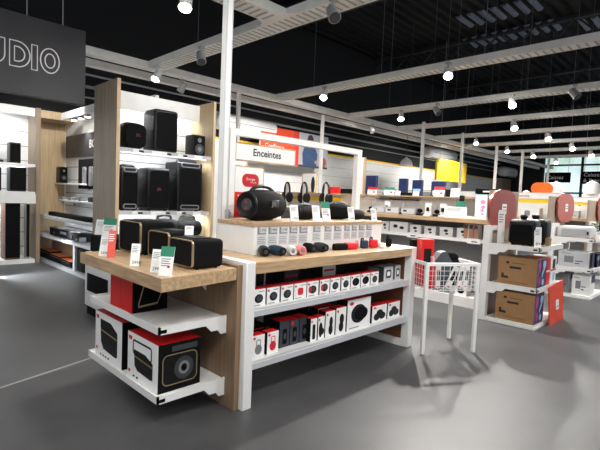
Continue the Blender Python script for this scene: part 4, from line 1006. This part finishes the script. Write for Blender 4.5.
t = thing('canister', 'small gold canister beside the second black fryer', 'canister', p); MB().cyl((0, 0, 0), (0, 0, .08), .032).build('body', GOLD, t); MB().cyl((0, 0, .08), (0, 0, .095), .033).build('lid', KRAFT, t)
carton('phone_carton', 'red carton on the middle end shelf right of the upper kraft one', (5.93, 1.64, .47), (6.07, 1.9, .80), 'y', (RED, RED, RED), [('line', 0, .48, 1, .48, .02, PAPER)], 'red and white cartons on the end shelf')
carton('phone_carton', 'white carton with small pictures at the right end of the middle end shelf', (6.1, 1.64, .47), (6.32, 1.9, .80), 'y', (PAPER, PAPER, PAPER), [('rr', .3, .55, .8, .92, INK), ('rr', .4, .1, .8, .4, SKYB), ('line', 0, .48, 1, .48, .02, REDD)], 'red and white cartons on the end shelf')
# orange board standing on the floor
t = thing('floor_board', 'orange board with a small white label leaning on the end shelves at floor level', 'board', (5.87, 1.555, 0))
m = MB(); m.prism([(0, .003), (.56, .003), (.585, .50), (.0, .46)], (0, 0, 0), X, V3((0, .08, .997)), V3((0, -.015, 0)), 0); m.build('board', ORANGE, t, smooth=False)
m = MB(); m.prism(rect(.25, .16, .37, .28), (0, -.0155, 0), X, V3((0, .08, .997)), V3((0, -.001, 0)), 0); m.prism(rect(.27, .19, .35, .2), (0, -.017, 0), X, V3((0, .08, .997)), V3((0, -.001, 0)), 1); m.build('label_sheet', [PAPER, INKG], t, smooth=False)
# goods on the first gondola: cartons on the shelf
zsh = .936
def gx(u, v, x=6.02): return AX(u, v, x)
for k, (u0, u1, vt, lab) in enumerate(((381, 389, 221.5, 'white carton partly hidden beside the table end, leftmost on the gondola shelf'), (390, 408, 222, 'wide white carton with two black earbud pictures on the gondola shelf'), (410, 421, 225, 'white carton left of the red box, with one grey picture, on the gondola shelf'), (424.5, 436, 226.5, 'white carton behind the red box on the gondola shelf'), (440, 453, 227.5, 'white carton right of the red box on the gondola shelf'), (457, 470, 228.5, 'rightmost white carton on the gondola shelf'))):
    a, b = gx(u0, vt), gx(u1, vt)
    pic = [('ell', .2, .4, .45, .75, INK), ('ell', .55, .3, .8, .6, INK)] if k == 1 else [('ell', .3, .5, .65, .8, INK), ('ell', .42, .2, .68, .42, DRK)]
    carton('earphone_carton', lab, (6.02, b.y, zsh), (6.16, a.y, zsh+max(.1, (a.z+b.z)/2-zsh)), 'x', (PAPER, PAPER, LGREY), pic, 'white cartons on the gondola shelf')
a, b = gx(471, 228), gx(479, 228)
for k in range(3):
    yy = b.y+k*.07
    carton('slim_box', ['slim tan box nearest the white post on the gondola shelf', 'slim tan box, middle of three by the white post', 'slim tan box, left of three by the white post'][k], (6.0, yy, zsh), (6.14, yy+.06, zsh+.2), 'x', (mat('tan_print', (190, 140, 116), .5), PAPER, PAPER), [('rect', .1, .7, .9, .95, DRK)], 'slim boxes on the gondola shelf')
for u, v, k in ((412, 236, 'left'), (473, 246, 'right')):
    p = AX(u, v, 5.93)
    tag(MB().box((0, -.09, 0), (.006, .09, .07), 0).box((-.001, -.05, .02), (0, .03, .035), 1).build('shelf_label', [PAPER, INK], loc=(5.936, p.y, .88)), 'white price label on the %s part of the gondola shelf edge' % k, 'label', 'labels on the gondola shelf edge')
for k, (u, w, h) in enumerate(((437, .16, .13), (448, .15, .13), (460, .17, .14), (425, .15, .12))):
    p = AX(u, 300, 6.0)
    t = carton('low_carton', ['dark carton on the gondola base shelf below the basket, nearest its left leg', 'grey carton on the base shelf, seen between the basket legs', 'white carton on the base shelf nearest the right basket leg', 'pale carton on the base shelf left of the basket leg'][k], (6.0, p.y-w/2, .14), (6.14, p.y+w/2, .14+h), 'x', ((DRK, MGREY, PAPER, LGREY)[k], LGREY, LGREY), [('ell', .2, .2, .8, .8, BLKM)], 'cartons on the gondola base shelf')
# counter top demo goods
zc = 1.21
def demo(u, kind, label, x=6.08):
    y = AX(u, 212, x).y
    t = thing({'s': 'demo_stand', 'b': 'demo_box', 'd': 'desk_gadget'}[kind], label, 'demo unit', (x, y, zc), 0, 'demo units along the gondola counter')
    if kind == 's':
        MB().box((-.05, -.06, 0), (.05, .06, .02), bev=.006).build('base', WHITE, t); MB().box((.0, -.05, .02), (.006, .05, .19)).build('back_plate', PAPER, t); MB().box((-.03, -.02, .07), (-.001, .02, .13), bev=.008).build('device', BLKP, t)
    elif kind == 'b':
        MB().box((-.06, -.13, 0), (.06, .13, .11), bev=.01).build('body', GREY, t); MB().box((-.064, -.11, .02), (-.06, .11, .09)).build('front_panel', LGREY, t); MB().box((-.066, .02, .045), (-.064, .08, .075)).build('display', DRK, t)
    else:
        MB().cyl((0, 0, 0), (0, 0, .035), .07, .06).build('base', BLKP, t); MB().cyl((0, 0, .03), (0, 0, .2), .008).build('stem', GREY, t); MB().sph((0, 0, .07), .04, sc=(1, 1, .8)).build('device', BLKM, t)
for u, k, lab in ((371, 'd', 'black demo base left of the first silver box on the gondola counter'), (380, 'b', 'silver demo box leftmost on the gondola counter'), (387, 's', 'white demo stand between the two left silver boxes'), (394, 'b', 'silver demo box, second from the left on the counter'), (402.5, 'd', 'black demo base before the second and third silver boxes'), (410, 'b', 'silver demo box, third from the left on the counter'),
        (420, 'd', 'black demo base right of the third silver box'), (428, 's', 'white demo stand between two black bases, below the blue cartons'), (437, 'd', 'black demo base left of the white counter sign'), (443, 's', 'white demo stand beside the last black base')): demo(u, k, lab)
for u, lab in ((387, 'left dark bar fixed under the gondola ledge'), (404, 'right dark bar fixed under the gondola ledge')):
    y = AX(u, 201, 6.3).y
    t = thing('display_bar', lab, 'bar', (6.3, y, 1.43), 0, 'dark bars under the gondola ledge'); MB().box((0, -.22, 0), (.099, .22, .018)).build('plate', DRK, t); MB().box((.09, -.03, .018), (.099, .03, .05), bev=.003).build('tag', YEL, t)
# big white counter sign with green top, phone stand, lit screen
p = AX(455, 216, 5.98)
card(V3((5.98, p.y, zc)), .30, .16, 200, 'wide white counter sign at the right part of the gondola counter', base=True)
p = AX(460, 214, 6.1); card(V3((6.1, p.y, zc)), .13, .24, 200, 'white counter sign with a green top left of the lit screen', GRN)
p = AX(462, 214, 6.25)
t = thing('phone_stand', 'black handset standing behind the green-topped counter sign', 'handset', (6.22, p.y, zc)); MB().box((-.04, -.05, 0), (.04, .05, .02)).build('base', WHITE, t); MB().box((-.02, -.035, .02), (.02, .035, .32), bev=.012).build('handset', BLKP, t)
a, b = AX(474.5, 215, 6.0), AX(488, 192, 6.0)
t = thing('lit_screen', 'pale blue lit screen with pink figures at the end of the gondola counter', 'screen', (6.0, b.y, zc))
sw, sh = a.y-b.y, AX(481, 194.5, 6.0).z-zc
MB().box((0, -.005, .03), (.03, sw+.005, sh+.005), bev=.004, seg=1).build('case', GREY, t)
m = MB(); m.box((-.002, .006, .04), (0, sw-.006, sh-.006), 0)
for k, (yy, zz, r_) in enumerate(((.35, .7, .04), (.3, .5, .035), (.38, .36, .03), (.34, .22, .025))): m.prism(ell(r_, r_*.8, 12, sw*yy, sh*zz), (-.003, 0, 0), Y, Z, X*.001, 1)
m.build('display', [SCREEN, mat('screen_pink', (240, 120, 150), .4, emit=.6, ecol=(240, 120, 150))], t)
m = MB(); m.box((-.004, -.2, sh+.006), (.03, sw+.01, sh+.075), 0); m.box((-.0055, sw*.1-.1, sh+.03), (-.004, sw*.1+.05, sh+.05), 1); m.build('top_band', [BLKM, PAPER], t)
MB().box((-.06, -.02, 0), (.08, sw+.25, .029), bev=.004).build('stand', WHITE, t)
# ledge goods: x = 6.3
zl = 1.505
def onledge(u0, u1, vt, name, label, mt, cat, dep=.06, x=6.32, group='goods on the gondola ledge', extra=None, zbase=zl):
    a, b = AX(u0, vt, x), AX(u1, vt, x); h = (a.z+b.z)/2-zbase
    m = MB(); m.box((0, 0, 0), (dep, a.y-b.y, h), 0, .003, 1)
    if extra: m.box((-.002, (a.y-b.y)*.1, h*extra[1]), (0, (a.y-b.y)*.9, h*extra[2]), 1)
    return tag(m.build(name, [mt]+([extra[0]] if extra else []), loc=(x, b.y, zbase)), label, cat, group)
onledge(366, 376.5, 175.5, 'blue_carton', 'dark blue carton leftmost on the gondola ledge, right of the white frame', BLUE, 'box', x=6.42)
onledge(399, 407, 178.5, 'blue_carton', 'dark blue carton under the pendant lamp on the gondola ledge', BLUE, 'box', x=6.42)
onledge(412.5, 422, 180, 'blue_carton', 'dark blue carton with pale print left of the first ceiling pole', BLUE, 'box', x=6.42, extra=(SKYB, .3, .45))
onledge(431.5, 445, 181.5, 'blue_carton', 'blue and white carton below the yellow board on the ledge', BLUE, 'box', x=6.42, extra=(LGREY, .1, .4))
def ledgecard(u, w, h, label, head=None, x=6.27): p = AX(u, 190, x); card(V3((x, p.y, zl)), w, h, 192, label, head, base=True, group='cards on the gondola ledge')
ledgecard(372, .17, .13, 'red-topped white card on the ledge before the leftmost blue carton', RED)
ledgecard(389, .17, .13, 'green-topped white card on the gondola ledge', GRN)
ledgecard(398, .08, .07, 'small white card right of the green-topped ledge card')
ledgecard(416, .1, .07, 'small white card before the pale-printed blue carton')
ledgecard(439, .16, .15, 'red-topped white card before the blue and white carton', RED)
ledgecard(455, .13, .13, 'white card at the right end of the gondola ledge')
onledge(400.5, 412.5, 192.5, 'black_gadget', 'long black gadget lying under the second blue carton', BLKP, 'gadget', x=6.3)
onledge(423, 430, 192, 'grey_gadget', 'grey gadget right of the pale-printed blue carton', MGREY, 'gadget', x=6.3)
onledge(446, 450, 189.5, 'black_gadget', 'small black gadget left of the last white ledge card', BLKP, 'gadget', x=6.3)
onledge(382, 385, 193, 'grey_gadget', 'tiny grey gadget left of the green-topped ledge card', MGREY, 'gadget', x=6.3)
# seen through the white frame: oak edged board, headphones, yellow strip
a, b = AX(354, 160, 6.36), AX(365, 160, 6.36); zt = AX(360, 157.5, 6.36).z
t = thing('oak_edged_board', 'tall white board with oak edges behind the right post of the white frame', 'board', (6.36, b.y, zl))
MB().box((0, .02, 0), (.03, a.y-b.y-.02, zt-zl)).build('board', WHITE, t); MB().box((-.01, 0, 0), (.04, .02, zt-zl)).build('edge', WOODL, t); MB().box((-.01, a.y-b.y-.02, 0), (.04, a.y-b.y, zt-zl)).build('edge', WOODL, t)
zt, z0 = AX(309, 173, 6.3).z, zl
a, b = AX(302, 180, 6.3), AX(316.5, 180, 6.3)
t = thing('framed_board', 'small oak framed board with a dark outline, behind the headphones', 'board', (6.3, b.y, z0))
MB().box((0, 0, 0), (.02, a.y-b.y, zt-z0)).build('border', WOODL, t); m = MB(); m.box((-.003, .02, .02), (0, a.y-b.y-.02, zt-z0-.02), 0); m.prism(ell(.05, .16, 14, (a.y-b.y)*.22, (zt-z0)*.4), (-.003, 0, 0), Y, Z, X*-.002, 1); m.build('panel', [PAPER, INK], t)
def headset(u, label, x=6.12, s=1.0):
    y = AX(u, 195, x).y
    t = thing('headphone_stand', 'white headphone stand holding the '+label, 'stand', (x, y, zc), 0, 'headphone stands behind the riser')
    MB().cyl((0, 0, 0), (0, 0, .015), .09).build('base', WHITE, t); MB().box((-.015, -.025, .015), (.015, .025, .46)).build('column', WHITE, t)
    h = thing('headphones', label, 'headphones', (x, y, zc+.46), A(75), 'headphones behind the riser')
    P = [(.105*math.cos(A(k)), 0, .018+(.19*math.sin(A(k))-.19)) for k in range(-25, 206, 15)]
    MB().tube(P, .02, seg=8).build('headband', BLKP, h)
    for sg in (-1, 1): MB().lathe([(.05, 0), (.075, .008), (.08, .035), (.065, .055)], (sg*.07, 0, -.27), X*sg, sc=(1, 1.3)).build('ear_cup', BLKP, h)
headset(287, 'black headphones left of the small framed board')
headset(304, 'black headphones in front of the small framed board')
headset(326, 'black headphones right of the small framed board')
a, b = AX(278, 195, 6.37), AX(341, 195, 6.37)
tag(MB().box((0, 0, 0), (.006, a.y-b.y, .07)).build('price_strip', YEL, loc=(6.371, b.y, 1.36)), 'yellow price strip on the back panel behind the headphones', 'strip')
p = AX(333, 192, 6.34); tag(MB().box((0, 0, 0), (.03, .3, .12), bev=.003).build('red_carton', RED, loc=(6.34, p.y-.15, zl)), 'flat red carton on the ledge seen through the white frame', 'box')
p = AX(348, 193, 6.34); tag(MB().box((0, 0, 0), (.05, .28, .09), bev=.006).build('black_gadget', BLKM, loc=(6.34, p.y-.1, zl)), 'black flat box on the ledge left of the oak edged board', 'gadget')
# ------------------------------------------------------------------ wire basket stand
CL = V3((3.756, 2.03, 0)); ca = math.atan2(-.287, .449); CWd, CD = .53, .425
ct = AX(427.5, 262, 3.8).z
cb = AX(427.5, 290, 3.8).z
t = thing('wire_basket_stand', 'white wire bargain basket on four square legs beyond the table end', 'basket', CL, ca)
for (x_, y_) in ((0, 0), (CWd, 0), (0, CD), (CWd, CD)):
    MB().box((x_-.016, y_-.016, 0), (x_+.016, y_+.016, ct), bev=.002, seg=1).build('leg', CARTW, t)
m = MB(); [m.box(p0, p1) for p0, p1 in (((0, -.012, ct-.03), (CWd, .012, ct)), ((0, CD-.012, ct-.03), (CWd, CD+.012, ct)), ((-.012, 0, ct-.03), (.012, CD, ct)), ((CWd-.012, 0, ct-.03), (CWd+.012, CD, ct)))]; m.build('rim', CARTW, t)
r_ = .0022
def wires(p, q, nrm):
    m = MB(); n1 = 9
    for k in range(n1+1):
        o_ = V3(p).lerp(V3(q), k/n1); m.cyl((o_.x, o_.y, cb), (o_.x, o_.y, ct-.03), r_, seg=6)
    for k in range(5):
        z = cb+(ct-.03-cb)*k/5; m.cyl((p[0], p[1], z), (q[0], q[1], z), r_, seg=6)
    return m
for p0, p1 in (((0, 0), (CWd, 0)), ((0, CD), (CWd, CD)), ((0, 0), (0, CD)), ((CWd, 0), (CWd, CD))):
    wires((p0[0], p0[1], 0), (p1[0], p1[1], 0), None).build('wire_side', CARTW, t, smooth=False)
m = MB()
for k in range(10): m.cyl((CWd*k/9, 0, cb), (CWd*k/9, CD, cb), r_, seg=6)
for k in range(8): m.cyl((0, CD*k/7, cb+.004), (CWd, CD*k/7, cb+.004), r_, seg=6)
m.build('wire_floor', CARTW, t, smooth=False)
MC = Matrix.Translation(CL) @ Matrix.Rotation(ca, 4, 'Z')
def inb(x_, y_, z_): return MC @ V3((x_, y_, z_))
zf = cb+.009
def bpack(x_, y_, w, d, h, name, label, mt, cat, rz=0, tilt=0, pic=None, z=zf):
    m = MB(); R = Matrix.Rotation(tilt, 4, 'Y')
    m.box((-w/2, -d/2, 0), (w/2, d/2, h), 0, .003, 1, M=R)
    if pic: m.box((-w*.3, -d/2-.0012, h*.35), (w*.3, -d/2, h*.8), 1, M=R); m.box((-w*.2, -d/2-.0012, h*.05), (w*.25, -d/2, h*.12), 2, M=R)
    return tag(m.build(name, [mt]+([pic, REDD] if pic else []), loc=inb(x_, y_, z), rz=ca+rz), label, cat, 'goods in the wire basket')
rh = ct-zf
bpack(.09, .22, .13, .1, rh+.2, 'red_carton', 'tall red carton with a black picture standing in the wire basket', RED, 'box', pic=BLKP)
bpack(.02+.03, .34, .1, .08, rh+.18, 'black_carton', 'black carton behind the tall red one in the wire basket', BLKM, 'box')
m = MB(); m.prism([(-.09, -.06), (.09, -.06), (.07, .05), (-.02, .06)], (0, 0, 0), X, Y, Z*(rh-.01)); m.prism([(-.09, 0), (.1, 0), (.03, .1), (-.02, .085)], (0, -.05, rh-.01), X, Z, Y*.1); tag(m.build('grey_case', mat('slate_case', (62, 66, 76), .55), loc=inb(.245, .2, zf), rz=ca, smooth=False), 'slate grey wedge shaped case lying on top of the basket goods', 'case', 'goods in the wire basket')
m = MB(); m.box((-.06, -.06, 0), (.06, .06, rh)); m.sph((0, 0, rh+.02), .075, sc=(1.15, .8, .75)); tag(m.build('black_bag', BLKM, loc=inb(.385, .25, zf), rz=ca), 'crumpled black bag right of the slate case in the basket', 'bag', 'goods in the wire basket')
bpack(.16, .08, .05, .02, rh*.85, 'blister_pack', 'white blister pack under the tall red carton in the basket', PAPER, 'pack', pic=BLKP)
bpack(.25, .06, .055, .02, rh*.9, 'blister_pack', 'white blister pack tilted to the right in the front of the basket', PAPER, 'pack', tilt=A(24), pic=BLKP)
bpack(.37, .06, .05, .02, rh*.85, 'blister_pack', 'white blister pack right of the tilted one in the basket', PAPER, 'pack', tilt=A(8), pic=BLKP)
bpack(.45, .08, .045, .02, rh*.85, 'blister_pack', 'white blister pack nearest the right basket leg', PAPER, 'pack', tilt=A(5), pic=BLKP)
bpack(.43, .33, .12, .1, rh*.7, 'white_carton', 'low white carton at the back right of the wire basket', PAPER, 'box', pic=INKG)
bpack(.08, .07, .06, .04, rh*.9, 'red_pack', 'small red pack at the front left of the wire basket', RED, 'pack')
bpack(.17, .15, .02, .05, rh+.04, 'pink_leaflet', 'pale pink leaflet sticking up beside the tall red carton', mat('pale_pink', (226, 178, 176), .6), 'leaflet', tilt=A(-8))
# ------------------------------------------------------------------ second gondola goods
z3 = .947
t = thing('printer', 'pale grey printer on the second gondola end shelf', 'printer', (8.17, 1.68, z3))
MB().box((0, 0, .01), (.42, .46, .17), bev=.012).build('body', LGREY, t); MB().box((.02, .02, .17), (.4, .44, .185), bev=.006).build('lid', PAPER, t); MB().box((-.006, .05, .03), (0, .40, .14)).build('front_panel', GREY, t); MB().box((-.01, .02, .06), (0, .045, .11)).build('control', INK, t); MB().box((.03, .03, 0), (.39, .43, .01)).build('foot', DRK, t)
prt = [('rect', .2, .3, .5, .7, INKG), ('rect', .55, .4, .8, .45, INK), ('rect', .55, .25, .7, .3, INK), ('rect', .1, .84, .4, .88, INKG)]
carton('printer_carton', 'white printer carton on the middle shelf below the grey printer', (8.17, 1.66, .47), (8.5, 2.1, .73), 'x', (LGREY, PAPER, DRK), prt, 'cartons on the second gondola end', sidepics=[('rect', .1, .1, .5, .9, BLKM), ('rect', .55, .1, .9, .9, VIOL)])
carton('printer_carton', 'grey printer carton with a blue corner at the back of the lowest right-hand shelf', (8.2, 1.93, .05), (8.5, 2.14, .36), 'x', (MGREY, MGREY, LGREY), prt, 'cartons on the second gondola end', sidepics=[('rect', .3, .7, 1, 1, BLUE)])
carton('printer_carton', 'white printer carton with a blue corner at the front of the lowest right-hand shelf', (8.2, 1.64, .05), (8.55, 1.88, .36), 'x', (PAPER, PAPER, PAPER), prt, 'cartons on the second gondola end', sidepics=[('rect', .3, .6, 1, 1, BLUE)])
for k in range(5):
    carton('ink_pack', ['dark ink pack, first after the white printer carton', 'violet ink pack, second after the white printer carton', 'black ink pack in the middle of the slim packs at the right edge', 'blue ink pack, fourth after the white printer carton', 'dark ink pack closest to the right picture edge'][k], (8.56+.085*k, 1.64, .47), (8.63+.085*k, 1.8, .70), 'y', ([BLKM, VIOL, BLKM, BLUE, DRK][k], BLKM, BLKM), [('rect', .2, .5, .8, .8, SKYB if k % 2 else INKG)], 'ink packs on the second gondola end')
t = thing('potted_plant', 'small potted green plant beside the grey printer at the picture edge', 'plant', (8.72, 1.75, z3))
MB().lathe([(.045, 0), (.06, .1), (.05, .1), (.045, .08)], (0, 0, 0), Z).build('pot', PAPER, t)
m = MB()
for k in range(26):
    a_ = k*2.4; r_2 = .02+.09*((k*7) % 10)/10; h_ = .1+.16*((k*3) % 11)/11; m.sph((r_2*math.cos(a_), r_2*math.sin(a_), h_), .03, sc=(1, .6, .35), seg=8)
m.build('leaves', LEAF, t)
card(V3((8.5, 1.602, .947)), .12, .11, 230, 'white price card on the edge above the ink packs')
# boxes on the second and third gondola counters
for k, (xg, yy, ww, hh, mt, lab) in enumerate(((G2+.1, 2.5, .3, .18, WHITE, 'white gadget box at the near end of the second gondola counter'), (G2+.1, 3.0, .3, .14, LGREY, 'pale gadget box further along the second gondola counter'), (G2+.1, 3.6, .26, .2, PAPER, 'white gadget box behind the first terracotta board'), (G3+.1, 2.5, .34, .16, LGREY, 'pale gadget box at the near end of the third gondola counter'), (G3+.1, 3.1, .3, .2, PAPER, 'white gadget box further along the third gondola counter'))):
    carton('gadget_carton', lab, (xg, yy, zc), (xg+.18, yy+ww, zc+hh), 'x', (mt, mt, mt), [('rr', .2, .25, .5, .75, INKG), ('rect', .6, .3, .85, .36, INK)], 'boxes on the far gondola counters')
# orange pill sign and white jugs on the far gondolas
a, b = AX(531, 188, 11.6), AX(552.5, 188, 11.6); zt, z0 = AX(541, 182.5, 11.6).z, AX(541, 194.5, 11.6).z
t = thing('pill_sign', 'bright orange pill shaped sign standing above the third gondola', 'sign', (11.6, (a.y+b.y)/2, (zt+z0)/2))
MB().prism(rr(a.y-b.y, zt-z0, (zt-z0)*.48, 8), (0, 0, 0), Y, Z, X*.08).build('board', ORB, t); MB().box((.02, -.02, -((zt+z0)/2)), (.06, .02, (z0-zt)/2+.01)).build('pole', WHITE, t)
for (u, v0, v1, w, lab) in ((526, 190, 197, .24, 'small white domed jug left of the orange pill sign'), (555.5, 181, 194, .36, 'white domed jug right of the orange pill sign'), (592, 180, 194, .38, 'white domed jug near the right picture edge')):
    xx = 14.0; p = AX(u, v1, xx); zt = AX(u, v0, xx).z; h = zt-p.z
    t = thing('white_jug', lab, 'jug', (xx, p.y, p.z), 0, 'white jugs on the far shelf')
    MB().lathe([(w*.5, 0), (w*.5, h*.45), (w*.44, h*.66), (w*.3, h*.82), (w*.12, h*.9)], (0, 0, 0), Z).build('body', WHITE, t); MB().cyl((0, 0, h*.88), (0, 0, h), w*.12).build('lid', GREY, t); MB().box((-w*.25, -w*.52, -p.z), (w*.3, w*.52, -.001)).build('column', WHITE, t)
p = AX(565, 193, 8.6); q1 = thing('red_cone', 'small red cone toy above the second terracotta board', 'cone', (8.6, AX(566, 193, 8.6).y, 1.815)) if False else None
# far end: oak column and white shelving against the back wall
a, b = AY(500, 180, 9.4), AY(511.5, 197, 9.4)
t = thing('oak_column', 'oak boxed column at the far end of the white wall', 'column', (a.x, 9.3, 0)); MB().box((0, 0, 0), (b.x-a.x, .5, AY(505, 179, 9.4).z)).build('body', WOODZ, t); MB().box((-.02, -.02, 0), (b.x-a.x+.02, 0, .12)).build('skirting', WHITE, t)
# wall counter along the back wall
t = thing('wall_counter', 'long white counter under the slatted back wall', 'counter', (8.0, 9.2, 0))
MB().box((0, .05, 0), (12, .6, 1.1)).build('body', WHITE, t); MB().box((-.02, 0, 1.1), (12.02, .6, 1.14)).build('worktop', WOODX, t)
# ================================================================== LIGHTS
def spotlight(p, aim, e, ang=110, r=.09, col=(1, .965, .92), blend=.7):
    l = bpy.data.lights.new('track_or_fill_lamp', 'SPOT'); l.energy = e; l.spot_size = math.radians(ang); l.spot_blend = blend; l.shadow_soft_size = r; l.color = col
    o = bpy.data.objects.new('track_or_fill_lamp', l); COL.objects.link(o); o.location = p; o.rotation_euler = V3(aim).to_track_quat('-Z', 'Y').to_euler()
for k, (p, aim) in enumerate(lights): spotlight(p, aim, 420 if k == 0 else (70 if p.x < 4 else 230), r=.05)
# grid lamps behind the camera, plus unseen spots added to brighten wall and gondolas
for x_, y_, ax_, ay_, e_ in ((3.2, .2, -.1, .8, 90), (1.2, .3, .2, .8, 90), (-.6, .6, .6, .7, 85), (.4, 2.2, .6, .25, 70), (1.4, -1.4, .2, .9, 100), (5.9, .2, -.2, .7, 90), (8.3, .2, -.2, .6, 150), (-1.5, 3.2, .6, .3, 40), (10.4, .2, -.2, .5, 200), (3.6, 3.9, -.3, .7, 50), (6.0, 5.0, .3, .8, 170), (9.0, 6.1, .1, .95, 300), (14, 6.1, .1, .95, 330), (6.8, 6.6, .1, .95, 300), (17, 6.6, .1, .95, 430), (4.6, 6.8, .2, .9, 110), (7.0, 2.9, .9, .15, 80), (9.6, 2.9, .9, .1, 90), (12.2, 4, .9, .1, 170), (12.4, .5, -.2, .4, 220), (5.0, 3.6, .7, .1, 170)):
    spotlight(V3((x_, y_, 3.02 if y_ > 6 else 3.15)), V3((ax_, ay_, -.6 if y_ > 6 else -.85)), e_, 96 if y_ > 6 else 112, .12)
# LED strips of the lit shelving
def area(p, sx, sy, e, aim=(0, 0, -1), col=(.93, .97, 1)):
    l = bpy.data.lights.new('led', 'AREA'); l.shape = 'RECTANGLE'; l.size = sx; l.size_y = sy; l.energy = e; l.color = col
    o = bpy.data.objects.new('led', l); COL.objects.link(o); o.location = p; o.rotation_euler = V3(aim).to_track_quat('-Z', 'Y').to_euler()
area((2.9, UY+.46, 2.53), 1.1, .05, 4, (0, .25, -1)); area((2.9, UY+.1, 1.85), 1.1, .04, 6, (0, .5, -1)); area((2.9, UY+.1, 1.1), 1.1, .04, 6, (0, .5, -1))
area((1.0, 9.45, 2.66), 2.4, .05, 10, (0, .3, -1)); area((1.0, 9.3, 1.73), 2.4, .05, 8, (0, .5, -1)); area((1.0, 9.3, 1.23), 2.4, .05, 12, (0, .5, -1))
area((2.78, 8.0, .80), .05, 3.2, 20, (.7, 0, -1)); area((2.68, 8.0, .45), .05, 3.2, 2.5, (.5, 0, -1)); spotlight(V3((2.3, 7.3, 3.15)), V3((.2, 1, -.75)), 120, 80, .06)  # last one is an unseen spot added to brighten the oak back
for y_ in (6.9, 7.4, 8.0, 8.5): spotlight(V3((2.97, y_, 2.59)), V3((.25, 0, -1)), 30, 80, .03)
sun = bpy.data.lights.new('daylight', 'SUN'); sun.energy = .5; sun.angle = math.radians(4); sun.color = (1, .97, .92)
so = bpy.data.objects.new('daylight', sun); COL.objects.link(so); so.rotation_euler = V3((-.75, .25, -.42)).to_track_quat('-Z', 'Y').to_euler()
w = bpy.data.worlds.new('world'); SC.world = w; w.use_nodes = True
w.node_tree.nodes['Background'].inputs[0].default_value = (.86, .92, 1, 1); w.node_tree.nodes['Background'].inputs[1].default_value = .42
SC.view_settings.view_transform = 'Standard'; SC.view_settings.look = 'None'; SC.view_settings.gamma = 1; SC.view_settings.use_curve_mapping = False
SC.view_settings.exposure = .45
